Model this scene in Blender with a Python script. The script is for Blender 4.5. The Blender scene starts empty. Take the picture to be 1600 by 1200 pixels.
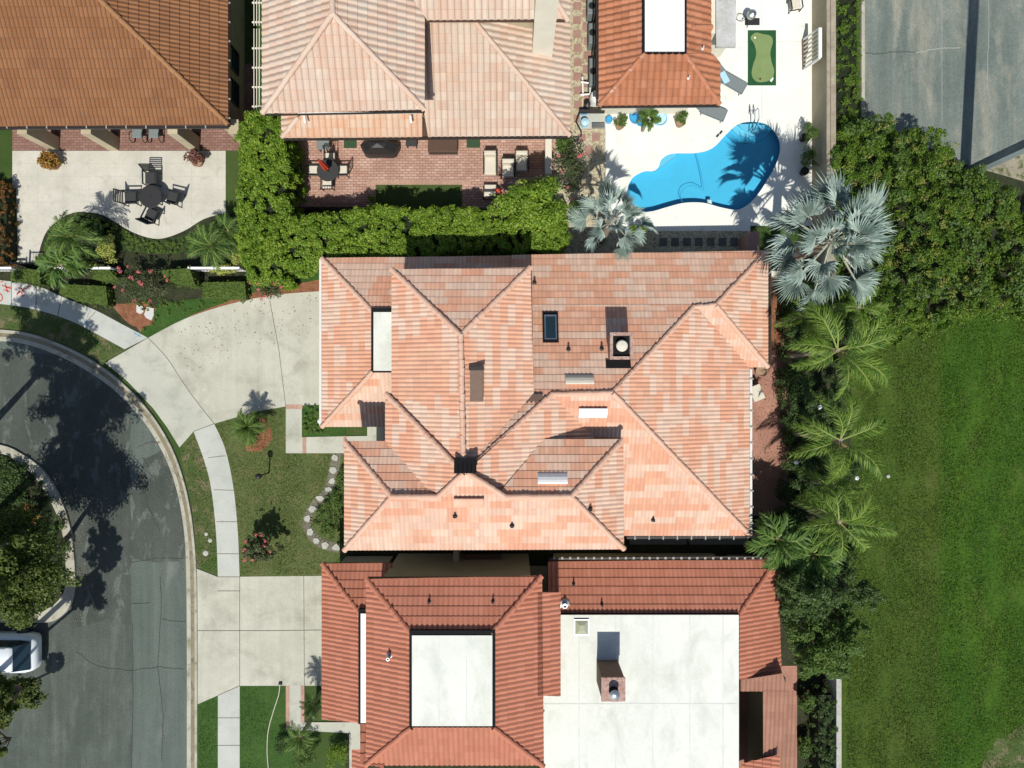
import bpy, bmesh, math, random
import numpy as np
from mathutils import Vector, Matrix, noise
from mathutils.geometry import tessellate_polygon

R = math.radians
H = 35.56          # flying height of the drone
S = 30.0           # pixels of the 1600 px photograph per metre on the ground
random.seed(7); rng = np.random.default_rng(7)
scene = bpy.context.scene
COL = scene.collection

# ------------------------------------------------------------ camera, sky, sun, exposure
cam_d = bpy.data.cameras.new('camera'); cam = bpy.data.objects.new('camera', cam_d); COL.objects.link(cam)
cam_d.sensor_width = 36; cam_d.lens = 24; cam_d.clip_end = 1000; cam_d.clip_start = 0.5
cam.location = (0, 0, H); cam.rotation_euler = (0, 0, 0)
scene.camera = cam
SUN_EL = 57
world = bpy.data.worlds.new('World'); scene.world = world; world.use_nodes = True
wn = world.node_tree.nodes; wl = world.node_tree.links
sky = wn.new('ShaderNodeTexSky'); sky.sky_type = 'NISHITA'; sky.sun_disc = False
sky.sun_elevation = R(SUN_EL); sky.sun_rotation = R(183)
wl.new(sky.outputs[0], wn['Background'].inputs[0]); wn['Background'].inputs[1].default_value = 0.085
sun_d = bpy.data.lights.new('sun', 'SUN'); sun_d.energy = 4.1; sun_d.angle = R(0.5); sun_d.color = (1, 0.955, 0.88)
sun = bpy.data.objects.new('sun', sun_d); COL.objects.link(sun)
sun.rotation_euler = (R(90 - SUN_EL), 0, R(-3)); sun.location = (0, -30, 40)
scene.view_settings.view_transform = 'Standard'; scene.view_settings.look = 'None'
scene.view_settings.exposure = 0.22; scene.view_settings.gamma = 1
scene.cycles.max_bounces = 6; scene.cycles.transparent_max_bounces = 12
scene.cycles.diffuse_bounces = 3; scene.cycles.glossy_bounces = 2; scene.cycles.caustics_reflective = False; scene.cycles.caustics_refractive = False

# ------------------------------------------------------------ helpers
def P(px, py, h=0.0):
    s = (H - h) / H
    return Vector(((px - 800) / S * s, (600 - py) / S * s, h))

def tag(o, label=None, cat=None, group=None, kind=None):
    if label: o['label'] = label
    if cat: o['category'] = cat
    if group: o['group'] = group
    if kind: o['kind'] = kind
    return o

def thing(name, label, cat, loc=(0, 0, 0), rz=0.0, group=None):
    o = bpy.data.objects.new(name, None); COL.objects.link(o)
    o.empty_display_size = 0.3
    o.location = loc; o.rotation_euler = (0, 0, rz)
    return tag(o, label, cat, group)

def wloc(o):
    v = Vector((0, 0, 0))
    while o is not None:
        v += o.location; o = o.parent
    return v

def copy_tree(o, parent=None):
    c = o.copy(); COL.objects.link(c); c.parent = parent
    for ch in list(o.children): copy_tree(ch, c)
    return c

def link(name, me, mat, parent):
    o = bpy.data.objects.new(name, me); COL.objects.link(o)
    if mat is not None: me.materials.append(mat)
    if parent is not None:
        o.parent = parent
    return o

class MB:
    """collects shapes, then links them as ONE mesh object"""
    def __init__(s): s.v = []; s.f = []
    def add(s, vs, fs):
        n = len(s.v); s.v += [tuple(v) for v in vs]; s.f += [tuple(i + n for i in f) for f in fs]; return s
    def box(s, x0, y0, z0, x1, y1, z1, rz=0, c=None, bev=0):
        vs = [(x0,y0,z0),(x1,y0,z0),(x1,y1,z0),(x0,y1,z0),(x0,y0,z1),(x1,y0,z1),(x1,y1,z1),(x0,y1,z1)]
        if bev:
            vs = [(x0,y0,z0),(x1,y0,z0),(x1,y1,z0),(x0,y1,z0),(x0,y0,z1-bev),(x1,y0,z1-bev),(x1,y1,z1-bev),(x0,y1,z1-bev),
                  (x0+bev,y0+bev,z1),(x1-bev,y0+bev,z1),(x1-bev,y1-bev,z1),(x0+bev,y1-bev,z1)]
            fs = [(3,2,1,0),(0,1,5,4),(1,2,6,5),(2,3,7,6),(3,0,4,7),(4,5,9,8),(5,6,10,9),(6,7,11,10),(7,4,8,11),(8,9,10,11)]
        else:
            fs = [(3,2,1,0),(4,5,6,7),(0,1,5,4),(1,2,6,5),(2,3,7,6),(3,0,4,7)]
        if rz:
            cx, cy = c if c else ((x0+x1)/2, (y0+y1)/2); ca, sa = math.cos(rz), math.sin(rz)
            vs = [(cx+(x-cx)*ca-(y-cy)*sa, cy+(x-cx)*sa+(y-cy)*ca, z) for x, y, z in vs]
        return s.add(vs, fs)
    def bar(s, a, b, w, t=None):
        """rectangular bar from a to b"""
        a = Vector(a); b = Vector(b); t = t or w
        d = (b - a); 
        if d.length < 1e-6: return s
        d.normalize(); up = Vector((0,0,1)) if abs(d.z) < .95 else Vector((1,0,0))
        sx = d.cross(up).normalized() * w/2; sy = sx.cross(d).normalized() * t/2
        vs = [a-sx-sy, a+sx-sy, a+sx+sy, a-sx+sy, b-sx-sy, b+sx-sy, b+sx+sy, b-sx+sy]
        return s.add(vs, [(3,2,1,0),(4,5,6,7),(0,1,5,4),(1,2,6,5),(2,3,7,6),(3,0,4,7)])
    def tube(s, pts, rad, n=8, cap=True):
        pts = [Vector(p) for p in pts]
        if not isinstance(rad, (list, tuple)): rad = [rad]*len(pts)
        base = len(s.v); vs = []
        for i, p in enumerate(pts):
            d = (pts[min(i+1, len(pts)-1)] - pts[max(i-1, 0)]).normalized()
            up = Vector((0,0,1)) if abs(d.z) < .9 else Vector((1,0,0))
            a = d.cross(up).normalized(); b = a.cross(d).normalized()
            for k in range(n):
                t = 2*math.pi*k/n; vs.append(p + (a*math.cos(t) + b*math.sin(t))*rad[i])
        fs = []
        for i in range(len(pts)-1):
            for k in range(n):
                fs.append((i*n+k, i*n+(k+1)%n, (i+1)*n+(k+1)%n, (i+1)*n+k))
        if cap: fs.append(tuple(range(n-1, -1, -1))); fs.append(tuple((len(pts)-1)*n+k for k in range(n)))
        return s.add(vs, fs)
    def lathe(s, prof, c=(0,0,0), n=16):
        vs = []; fs = []
        for r, z in prof:
            for k in range(n):
                t = 2*math.pi*k/n; vs.append((c[0]+r*math.cos(t), c[1]+r*math.sin(t), c[2]+z))
        for i in range(len(prof)-1):
            for k in range(n): fs.append((i*n+k, i*n+(k+1)%n, (i+1)*n+(k+1)%n, (i+1)*n+k))
        if prof[0][0] > 1e-4: fs.append(tuple(range(n-1, -1, -1)))
        if prof[-1][0] > 1e-4: fs.append(tuple((len(prof)-1)*n+k for k in range(n)))
        return s.add(vs, fs)
    def prism(s, poly, z0, z1):
        """poly: xy list, counter-clockwise or not"""
        a = sum(poly[i-1][0]*poly[i][1]-poly[i][0]*poly[i-1][1] for i in range(len(poly)))
        if a < 0: poly = poly[::-1]
        n = len(poly); vs = [(p[0],p[1],z0) for p in poly]+[(p[0],p[1],z1) for p in poly]
        fs = [(i,(i+1)%n,n+(i+1)%n,n+i) for i in range(n)]
        for t in tessellate_polygon([[Vector((p[0],p[1],0)) for p in poly]]):
            a_, b_, c_ = [Vector((poly[i][0], poly[i][1], 0)) for i in t]
            if (b_-a_).cross(c_-a_).z < 0: t = (t[0], t[2], t[1])
            fs.append(tuple(i+n for i in t)); fs.append((t[2],t[1],t[0]))
        return s.add(vs, fs)
    def build(s, name, mat, parent=None, smooth=False):
        me = bpy.data.meshes.new(name)
        off = wloc(parent) if parent is not None else Vector((0,0,0))
        me.from_pydata([(v[0]-off.x, v[1]-off.y, v[2]-off.z) for v in s.v], [], s.f)
        if smooth: me.polygons.foreach_set('use_smooth', [True]*len(me.polygons))
        me.update()
        return link(name, me, mat, parent)

def np_mesh(name, V, F, mat, parent=None, smooth=False):
    """V (n,3) world coordinates, F (m,4) or (m,3)"""
    V = np.asarray(V, dtype=np.float64)
    if parent is not None:
        o = wloc(parent); V = V - np.array([o.x, o.y, o.z])
    F = np.asarray(F, dtype=np.int32); m, k = F.shape
    me = bpy.data.meshes.new(name)
    me.vertices.add(len(V)); me.vertices.foreach_set('co', V.astype(np.float32).ravel())
    me.loops.add(m*k); me.loops.foreach_set('vertex_index', F.ravel())
    me.polygons.add(m); me.polygons.foreach_set('loop_start', np.arange(0, m*k, k, dtype=np.int32))
    try: me.polygons.foreach_set('loop_total', np.full(m, k, dtype=np.int32))
    except Exception: pass
    if smooth: me.polygons.foreach_set('use_smooth', np.ones(m, dtype=bool))
    me.update(calc_edges=True); me.validate()
    return link(name, me, mat, parent)

# ------------------------------------------------------------ materials
def nt(name):
    m = bpy.data.materials.new(name); m.use_nodes = True
    t = m.node_tree; b = t.nodes['Principled BSDF']
    return m, t, t.nodes, t.links, b

def rgba(c): return (c[0], c[1], c[2], 1)

def mixc(t, fac, a, b, mode='MIX'):
    n = t.nodes.new('ShaderNodeMix'); n.data_type = 'RGBA'; n.blend_type = mode
    L = t.links
    def put(sock, v):
        if hasattr(v, 'is_linked') or hasattr(v, 'links'): L.new(v, sock)
        elif isinstance(v, (int, float)): sock.default_value = v
        else: sock.default_value = rgba(v)
    put(n.inputs[0], fac); put(n.inputs[6], a); put(n.inputs[7], b)
    return n.outputs[2]

def math_n(t, op, a, b=None, clamp=False):
    n = t.nodes.new('ShaderNodeMath'); n.operation = op; n.use_clamp = clamp
    for i, v in enumerate((a, b)):
        if v is None: continue
        if isinstance(v, (int, float)): n.inputs[i].default_value = v
        else: t.links.new(v, n.inputs[i])
    return n.outputs[0]

def ramp(t, fac, stops, interp='LINEAR'):
    n = t.nodes.new('ShaderNodeValToRGB'); e = n.color_ramp.elements; n.color_ramp.interpolation = interp
    while len(e) < len(stops): e.new(0.5)
    for i, (p, c) in enumerate(stops):
        e[i].position = p; e[i].color = rgba(c) if not isinstance(c, (int, float)) else (c, c, c, 1)
    t.links.new(fac, n.inputs[0]); return n.outputs[0]

def noise_n(t, vec, scale, detail=4, rough=.6, dist=0.0):
    n = t.nodes.new('ShaderNodeTexNoise'); n.inputs['Scale'].default_value = scale
    n.inputs['Detail'].default_value = detail; n.inputs['Roughness'].default_value = rough
    n.inputs['Distortion'].default_value = dist
    t.links.new(vec, n.inputs['Vector']); return n.outputs[0]

def mapping(t, vec, sc=(1,1,1), rot=(0,0,0)):
    n = t.nodes.new('ShaderNodeMapping'); n.inputs['Scale'].default_value = sc; n.inputs['Rotation'].default_value = rot
    t.links.new(vec, n.inputs['Vector']); return n.outputs[0]

def surf(name, c1, c2, scale=.6, c3=None, scale3=3.0, th3=(.55, .7), fine=40, famp=.25, rough=.9, bump=.3, bdist=.02, stretch=(1,1,1), spec=.3, rot=(0,0,0), streak=0.0):
    m, t, N, L, b = nt(name)
    tc = N.new('ShaderNodeTexCoord').outputs['Object']
    v = mapping(t, tc, stretch, rot)
    f = ramp(t, noise_n(t, v, scale, 5, .62), [(.35, 0.0), (.65, 1.0)])
    col = mixc(t, f, c1, c2)
    if c3 is not None:
        f3 = ramp(t, noise_n(t, v, scale3, 6, .65, .4), [(th3[0], 0.0), (th3[1], 1.0)])
        col = mixc(t, f3, col, c3)
    if streak:
        s1 = noise_n(t, mapping(t, tc, (2.4,.07,1)), 1.0, 5, .65); s2 = noise_n(t, mapping(t, tc, (1,1,1), (0,0,.3)), 1.6, 6, .75)
        mr_ = N.new('ShaderNodeMapRange'); L.new(math_n(t,'ADD',math_n(t,'MULTIPLY',s1,.6),math_n(t,'MULTIPLY',s2,.4)), mr_.inputs[0]); mr_.inputs[1].default_value=.36; mr_.inputs[2].default_value=.64
        mr_.inputs[3].default_value = 1-streak; mr_.inputs[4].default_value = 1+streak
        vs_ = N.new('ShaderNodeVectorMath'); vs_.operation = 'SCALE'; L.new(col, vs_.inputs[0]); L.new(mr_.outputs[0], vs_.inputs['Scale']); col = vs_.outputs[0]
    fn = noise_n(t, tc, fine, 3, .7)
    k = ramp(t, fn, [(.25, 1 - famp), (.75, 1 + famp*.0 + 0.0)])
    fac = N.new('ShaderNodeMapRange'); L.new(fn, fac.inputs[0]); fac.inputs[1].default_value=.25; fac.inputs[2].default_value=.75
    fac.inputs[3].default_value = 1-famp; fac.inputs[4].default_value = 1+famp
    vm = N.new('ShaderNodeVectorMath'); vm.operation = 'SCALE'; L.new(col, vm.inputs[0]); L.new(fac.outputs[0], vm.inputs['Scale'])
    L.new(vm.outputs[0], b.inputs['Base Color'])
    b.inputs['Roughness'].default_value = rough; b.inputs['Specular IOR Level'].default_value = spec
    if bump:
        bp = N.new('ShaderNodeBump'); bp.inputs['Strength'].default_value = bump; bp.inputs['Distance'].default_value = bdist
        L.new(fn, bp.inputs['Height']); L.new(bp.outputs[0], b.inputs['Normal'])
    return m

def plain(name, c, rough=.6, metal=0.0, spec=.4, var=.12, scale=6):
    m, t, N, L, b = nt(name)
    tc = N.new('ShaderNodeTexCoord').outputs['Object']
    f = noise_n(t, tc, scale, 4, .6)
    d = tuple(x*(1-var) for x in c); e = tuple(min(1, x*(1+var)) for x in c)
    L.new(mixc(t, f, d, e), b.inputs['Base Color'])
    b.inputs['Roughness'].default_value = rough; b.inputs['Metallic'].default_value = metal; b.inputs['Specular IOR Level'].default_value = spec
    return m

def tile_mat(name, stops, blk=5.0, tilevar=.10, stain_shade=(.2,.1,.07), stain_amt=.35, rough=.8, chalk=None, chalk_amt=0.0, dirt_scale=.5, trough=.45):
    """roof tiles: UV holds (wave number, course number)"""
    m, t, N, L, b = nt(name)
    uv = N.new('ShaderNodeUVMap').outputs[0]
    sp = N.new('ShaderNodeSeparateXYZ'); L.new(uv, sp.inputs[0]); u, v = sp.outputs[0], sp.outputs[1]
    row = math_n(t, 'FLOOR', v)
    wr = N.new('ShaderNodeTexWhiteNoise'); wr.noise_dimensions = '1D'; L.new(row, wr.inputs['W'])
    uo = math_n(t, 'ADD', math_n(t, 'DIVIDE', u, blk), math_n(t, 'MULTIPLY', wr.outputs[0], 1.0))
    cb = N.new('ShaderNodeCombineXYZ'); L.new(math_n(t, 'FLOOR', uo), cb.inputs[0]); L.new(row, cb.inputs[1])
    wb = N.new('ShaderNodeTexWhiteNoise'); wb.noise_dimensions = '2D'; L.new(cb.outputs[0], wb.inputs['Vector'])
    # neighbouring bundles hang together
    big = noise_n(t, mapping(t, uv, (.055, .28, 1)), 1.0, 3, .6)
    mixv = math_n(t, 'ADD', math_n(t, 'MULTIPLY', wb.outputs[0], .55), math_n(t, 'MULTIPLY', big, .45))
    col = ramp(t, mixv, stops, 'LINEAR')
    ct = N.new('ShaderNodeCombineXYZ'); L.new(math_n(t, 'FLOOR', u), ct.inputs[0]); L.new(row, ct.inputs[1])
    wt = N.new('ShaderNodeTexWhiteNoise'); wt.noise_dimensions = '2D'; L.new(ct.outputs[0], wt.inputs['Vector'])
    mr = N.new('ShaderNodeMapRange'); L.new(wt.outputs[0], mr.inputs[0]); mr.inputs[3].default_value = 1-tilevar; mr.inputs[4].default_value = 1+tilevar
    vm = N.new('ShaderNodeVectorMath'); vm.operation = 'SCALE'; L.new(col, vm.inputs[0]); L.new(mr.outputs[0], vm.inputs['Scale'])
    tc = N.new('ShaderNodeTexCoord').outputs['Object']
    f = ramp(t, noise_n(t, tc, dirt_scale, 6, .7, .5), [(.48, 0.0), (.75, stain_amt)])
    col2 = mixc(t, f, vm.outputs[0], stain_shade)
    if chalk is not None:
        f2 = ramp(t, noise_n(t, mapping(t, tc, (1,1,1), (0,0,1)), 1.3, 6, .72, .5), [(.45, 0.0), (.62, chalk_amt)])
        col2 = mixc(t, f2, col2, chalk)
    sk_ = ramp(t, noise_n(t, mapping(t, uv, (1.1, .05, 1)), 1.0, 4, .7), [(.50, 0.0), (.78, .28)])
    col2 = mixc(t, sk_, col2, tuple(q*.8 for q in stain_shade))
    # each course darkens towards its upper lap
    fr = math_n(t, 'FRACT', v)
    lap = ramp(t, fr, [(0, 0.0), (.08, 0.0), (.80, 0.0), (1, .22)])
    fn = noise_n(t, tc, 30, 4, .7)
    fu = math_n(t, 'FRACT', u)       # trough between two barrels darkened in the colour, standing in for shade
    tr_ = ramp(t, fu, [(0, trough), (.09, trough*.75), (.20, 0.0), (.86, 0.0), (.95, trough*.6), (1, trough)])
    col2 = mixc(t, math_n(t, 'MULTIPLY', tr_, math_n(t, 'ADD', .55, math_n(t, 'MULTIPLY', fn, .9))), col2, tuple(q*.45 for q in stain_shade))
    col3 = mixc(t, math_n(t, 'MULTIPLY', lap, fn), col2, stain_shade)
    mf = N.new('ShaderNodeMapRange'); L.new(fn, mf.inputs[0]); mf.inputs[1].default_value=.2; mf.inputs[2].default_value=.8; mf.inputs[3].default_value=.84; mf.inputs[4].default_value=1.16
    vm2 = N.new('ShaderNodeVectorMath'); vm2.operation = 'SCALE'; L.new(col3, vm2.inputs[0]); L.new(mf.outputs[0], vm2.inputs['Scale'])
    L.new(vm2.outputs[0], b.inputs['Base Color']); b.inputs['Roughness'].default_value = rough; b.inputs['Specular IOR Level'].default_value = .25
    return m

def leaf_mat(name, stops, trans=.35, rough=.55, tcol=None):
    m, t, N, L, b = nt(name)
    g = N.new('ShaderNodeNewGeometry')
    tc = N.new('ShaderNodeTexCoord').outputs['Object']
    big = noise_n(t, tc, .9, 3, .6)
    f = math_n(t, 'ADD', math_n(t, 'MULTIPLY', g.outputs['Random Per Island'], .6), math_n(t, 'MULTIPLY', big, .4))
    col = ramp(t, f, stops)
    L.new(col, b.inputs['Base Color']); b.inputs['Roughness'].default_value = rough; b.inputs['Specular IOR Level'].default_value = .3
    if trans:
        tr = N.new('ShaderNodeBsdfTranslucent'); L.new(mixc(t, .5, col, tcol or (.25,.4,.03), 'MIX'), tr.inputs[0])
        mx = N.new('ShaderNodeMixShader'); mx.inputs[0].default_value = trans
        L.new(b.outputs[0], mx.inputs[1]); L.new(tr.outputs[0], mx.inputs[2])
        L.new(mx.outputs[0], N['Material Output'].inputs[0])
    return m

def brick_mat(name, c1, c2, mortar, scale=4.5, rot=0.0, bw=.5, rh=.25):
    m, t, N, L, b = nt(name)
    tc = N.new('ShaderNodeTexCoord').outputs['Object']
    br = N.new('ShaderNodeTexBrick'); br.inputs['Scale'].default_value = scale
    br.inputs['Color1'].default_value = rgba(c1); br.inputs['Color2'].default_value = rgba(c2); br.inputs['Mortar'].default_value = rgba(mortar)
    br.inputs['Mortar Size'].default_value = .02 if scale > 2 else .014; br.inputs['Brick Width'].default_value = bw; br.inputs['Row Height'].default_value = rh; br.inputs['Bias'].default_value = 0
    L.new(mapping(t, tc, (1,1,1), (0,0,rot)), br.inputs['Vector'])
    f = ramp(t, noise_n(t, tc, .7, 6, .65), [(.35, 0.0), (.7, .55)])
    col = mixc(t, f, br.outputs[0], tuple(x*.55 for x in c1))
    fn = noise_n(t, tc, 25, 4, .7)
    mf = N.new('ShaderNodeMapRange'); L.new(fn, mf.inputs[0]); mf.inputs[3].default_value=.7; mf.inputs[4].default_value=1.3
    vm2 = N.new('ShaderNodeVectorMath'); vm2.operation = 'SCALE'; L.new(col, vm2.inputs[0]); L.new(mf.outputs[0], vm2.inputs['Scale'])
    L.new(vm2.outputs[0], b.inputs['Base Color']); b.inputs['Roughness'].default_value = .9
    return m

M = {}
M['grass'] = surf('grass', (.035,.075,.012), (.055,.095,.02), .45, (.10,.10,.035), 1.2, (.55,.75), 26, .55, bump=.9, bdist=.05)
def field_mat():
    m, t, N, L, b = nt('field_grass')
    tc = N.new('ShaderNodeTexCoord').outputs['Object']
    sp = N.new('ShaderNodeSeparateXYZ'); L.new(tc, sp.inputs[0])
    wob = noise_n(t, mapping(t, tc, (1,.35,1)), 1.1, 6, .7)
    xx = math_n(t, 'ADD', sp.outputs[0], math_n(t, 'MULTIPLY', wob, 1.6))
    mr = N.new('ShaderNodeMapRange'); mr.interpolation_type = 'SMOOTHSTEP'; L.new(xx, mr.inputs[0]); mr.inputs[1].default_value = 22.75; mr.inputs[2].default_value = 23.35
    A1 = mixc(t, ramp(t, noise_n(t, mapping(t, tc, (1,.5,1)), .35, 6, .7), [(.35,0.0),(.65,1.0)]), (.064,.100,.016), (.046,.090,.013))
    B1 = mixc(t, ramp(t, noise_n(t, mapping(t, tc, (1,.4,1)), .45, 6, .7), [(.35,0.0),(.65,1.0)]), (.034,.090,.009), (.056,.115,.012))
    col = mixc(t, mr.outputs[0], A1, B1)
    dry = ramp(t, noise_n(t, mapping(t, tc, (1,.6,1), (0,0,.5)), .8, 8, .75), [(.54,0.0),(.72,.75)])
    col = mixc(t, dry, col, (.095,.105,.030))
    streak = noise_n(t, mapping(t, tc, (1.6,.45,1), (0,0,-.45)), 2.2, 5, .75)
    f2 = noise_n(t, tc, 7.5, 5, .75); f3 = noise_n(t, tc, 2.2, 4, .7)
    k = math_n(t, 'ADD', math_n(t, 'MULTIPLY', f2, 1.5), math_n(t, 'ADD', math_n(t, 'MULTIPLY', streak, .75), math_n(t, 'MULTIPLY', f3, .6)))
    mf = N.new('ShaderNodeMapRange'); L.new(k, mf.inputs[0]); mf.inputs[1].default_value=.95; mf.inputs[2].default_value=1.95; mf.inputs[3].default_value=.40; mf.inputs[4].default_value=1.6
    vm = N.new('ShaderNodeVectorMath'); vm.operation = 'SCALE'; L.new(col, vm.inputs[0]); L.new(mf.outputs[0], vm.inputs['Scale'])
    L.new(vm.outputs[0], b.inputs['Base Color']); b.inputs['Roughness'].default_value = .95; b.inputs['Specular IOR Level'].default_value = .15
    bp = N.new('ShaderNodeBump'); bp.inputs['Strength'].default_value = .9; bp.inputs['Distance'].default_value = .10
    L.new(f2, bp.inputs['Height']); L.new(bp.outputs[0], b.inputs['Normal'])
    return m
M['field'] = field_mat()
M['lawn'] = surf('front_lawn', (.068,.095,.024), (.090,.115,.034), .5, (.13,.125,.052), 1.6, (.50,.72), 11, .4, bump=.9, bdist=.05)
M['lush'] = surf('lush_grass', (.026,.070,.009), (.040,.092,.014), .7, (.06,.10,.025), 2, (.55,.8), 12, .4, bump=.9, bdist=.04)
M['verge'] = surf('verge_grass', (.045,.085,.015), (.075,.10,.03), .9, (.17,.14,.08), 1.4, (.5,.66), 12, .42, bump=.9, bdist=.05)
M['turf'] = surf('artificial_turf', (.045,.075,.016), (.055,.085,.02), 2, fine=40, famp=.25, bump=.4)
M['cover_green'] = surf('leafy_ground_cover', (.03,.055,.012), (.05,.085,.02), 2.2, (.015,.02,.008), 5, (.5,.62), 11, .6, bump=1, bdist=.1)
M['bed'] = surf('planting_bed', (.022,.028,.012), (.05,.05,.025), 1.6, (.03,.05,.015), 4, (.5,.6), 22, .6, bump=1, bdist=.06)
M['mulch'] = surf('red_mulch', (.22,.085,.04), (.32,.15,.08), 2.2, (.10,.06,.035), 6, (.55,.7), 35, .55, bump=1, bdist=.05)
M['asphalt'] = surf('asphalt', (.082,.104,.090), (.108,.131,.114), .35, (.15,.172,.150), .55, (.54,.78), 15, .30, bump=.5, bdist=.012, stretch=(2.2,.35,1), streak=.13)
M['asphalt_worn'] = surf('worn_asphalt', (.060,.074,.063), (.082,.098,.084), .4, (.11,.13,.112), .8, (.52,.76), 15, .32, bump=.5, bdist=.012, stretch=(1.6,.5,1), streak=.22)
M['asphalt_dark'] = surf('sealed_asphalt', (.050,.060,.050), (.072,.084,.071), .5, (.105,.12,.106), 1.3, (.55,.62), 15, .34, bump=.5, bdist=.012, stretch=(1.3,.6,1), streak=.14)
M['lot'] = surf('parking_asphalt', (.118,.145,.130), (.165,.192,.168), .3, (.25,.25,.20), .45, (.50,.70), 14, .26, bump=.4, bdist=.01, stretch=(1.6,.5,1), streak=.18)
M['concrete'] = surf('concrete', (.40,.41,.345), (.47,.47,.395), .45, (.28,.285,.225), 1.0, (.52,.78), 28, .12, bump=.2, bdist=.008)
M['concrete_worn'] = surf('worn_concrete', (.41,.41,.335), (.48,.475,.395), .4, (.27,.262,.205), .55, (.48,.80), 16, .10, bump=.2, bdist=.008, streak=.07)
M['walk'] = surf('sidewalk_concrete', (.40,.42,.375), (.46,.475,.43), .7, (.34,.35,.31), 1.5, (.55,.75), 30, .13, bump=.2, bdist=.008)
M['walk_new'] = surf('new_concrete', (.50,.50,.47), (.54,.54,.51), .7, fine=30, famp=.08, bump=.15)
M['kerb'] = surf('kerb_concrete', (.34,.33,.26), (.43,.42,.34), .8, (.22,.20,.14), 1.4, (.5,.68), 25, .18, bump=.3, bdist=.01)
M['gutter'] = surf('gutter_stain', (.19,.165,.105), (.27,.24,.165), 1.0, (.11,.10,.07), 2.0, (.5,.7), 25, .2, bump=.3)
M['joint'] = plain('joint', (.13,.125,.10), .95)
M['crack'] = plain('crack', (.065,.072,.066), .95)
M['crack_pale'] = plain('crack_pale', (.30,.31,.28), .95)
M['travertine'] = surf('travertine', (.46,.45,.38), (.55,.53,.46), .8, (.38,.37,.30), 2.2, (.55,.78), 18, .10, bump=.15, bdist=.006)
M['deck'] = surf('pool_deck', (.68,.70,.635), (.75,.765,.70), .5, (.50,.50,.43), 1.3, (.60,.80), 14, .06, bump=.12, bdist=.006)
M['brick'] = brick_mat('patio_brick', (.42,.23,.17), (.55,.36,.28), (.16,.12,.10), 1, 0, .30, .135)
M['brick_old'] = brick_mat('porch_brick', (.24,.12,.09), (.33,.19,.15), (.10,.075,.06), 1, 0, .30, .135)
M['brick_edge'] = brick_mat('edging_brick', (.42,.24,.17), (.52,.33,.25), (.3,.25,.2), 5, R(90))
M['terracotta'] = brick_mat('terracotta_paving', (.36,.17,.12), (.44,.23,.17), (.25,.14,.1), 5, R(45))
M['gravel'] = surf('pale_gravel', (.50,.43,.28), (.60,.55,.40), 5, (.26,.22,.14), 9, (.5,.6), 26, .45, bump=1, bdist=.05)
M['paver'] = surf('pink_paver', (.30,.17,.14), (.36,.22,.18), 2, fine=30, famp=.15, bump=.2)
M['slate_paver'] = surf('grey_paver', (.10,.10,.09), (.14,.135,.12), 2, fine=30, famp=.15, bump=.2)
M['stone'] = surf('pale_stone', (.36,.36,.32), (.44,.44,.39), 2.5, (.27,.27,.24), 6, (.55,.7), 25, .12, bump=.4)
M['stucco'] = surf('beige_stucco', (.40,.34,.23), (.46,.40,.28), 1, fine=30, famp=.1, bump=.3, bdist=.006)
M['stucco_pale'] = surf('pale_stucco', (.64,.61,.50), (.70,.67,.56), 1, fine=30, famp=.08, bump=.2, bdist=.006)
M['wall_top'] = surf('weathered_coping', (.36,.32,.24), (.26,.22,.16), 2.5, fine=20, famp=.3, bump=.3)
M['fascia'] = plain('brown_fascia', (.09,.05,.035), .6)
M['dark_gutter'] = plain('dark_gutter', (.03,.025,.022), .4)
M['white_gutter'] = plain('white_gutter', (.62,.62,.58), .4)
M['grey_bracket'] = plain('gutter_clip', (.30,.29,.26), .6)
M['flat'] = surf('white_membrane', (.61,.63,.57), (.67,.685,.625), .5, (.50,.525,.455), .9, (.48,.74), 9, .05, rough=.8, bump=.1, stretch=(1,.6,1))
M['seam'] = surf('membrane_lap', (.54,.57,.52), (.60,.63,.58), 2, fine=12, famp=.08)
M['flat_bright'] = surf('bright_membrane', (.82,.84,.83), (.86,.88,.87), 1, fine=20, famp=.03, bump=.05)
M['flash'] = plain('black_flashing', (.014,.014,.015), .95, spec=.08)
M['metal'] = plain('galvanised_metal', (.42,.45,.46), .35, .9, var=.25, scale=3)
M['steel'] = plain('polished_steel', (.55,.57,.6), .2, 1.0)
M['black_metal'] = plain('black_metal', (.018,.019,.02), .45)
M['charcoal'] = plain('charcoal_cushion', (.035,.037,.038), .85)
M['dark_plastic'] = plain('dark_plastic', (.025,.025,.025), .55)
M['cream'] = plain('cream_cushion', (.60,.56,.46), .9)
M['grey_fabric'] = plain('grey_sling', (.17,.20,.20), .8)
M['white'] = plain('white_paint', (.78,.78,.76), .5)
M['red_cloth'] = plain('red_cloth', (.55,.065,.03), .85)
M['green_mat'] = plain('green_mat', (.03,.065,.03), .95)
M['putt'] = surf('putting_turf', (.17,.24,.09), (.20,.27,.11), 2, fine=50, famp=.12, bump=.2)
M['putt_edge'] = surf('dark_turf', (.012,.07,.025), (.02,.085,.03), 2, fine=50, famp=.2, bump=.3)
M['pot'] = plain('clay_pot', (.33,.22,.14), .8)
M['pot_dark'] = plain('dark_pot', (.03,.025,.025), .6)
M['bark'] = surf('bark', (.13,.10,.07), (.22,.18,.13), 3, fine=20, famp=.3, bump=.8)
M['palm_bark'] = surf('palm_bark', (.20,.17,.13), (.30,.26,.2), 4, fine=16, famp=.3, bump=.8, stretch=(1,1,6))
M['red_paint'] = plain('red_marking', (.55,.10,.07), .9, var=.35, scale=12)
M['blue_paint'] = plain('blue_marking', (.17,.38,.52), .9, var=.35, scale=12)
M['glass'] = plain('dark_glass', (.012,.03,.04), .06, spec=.8)
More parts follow.
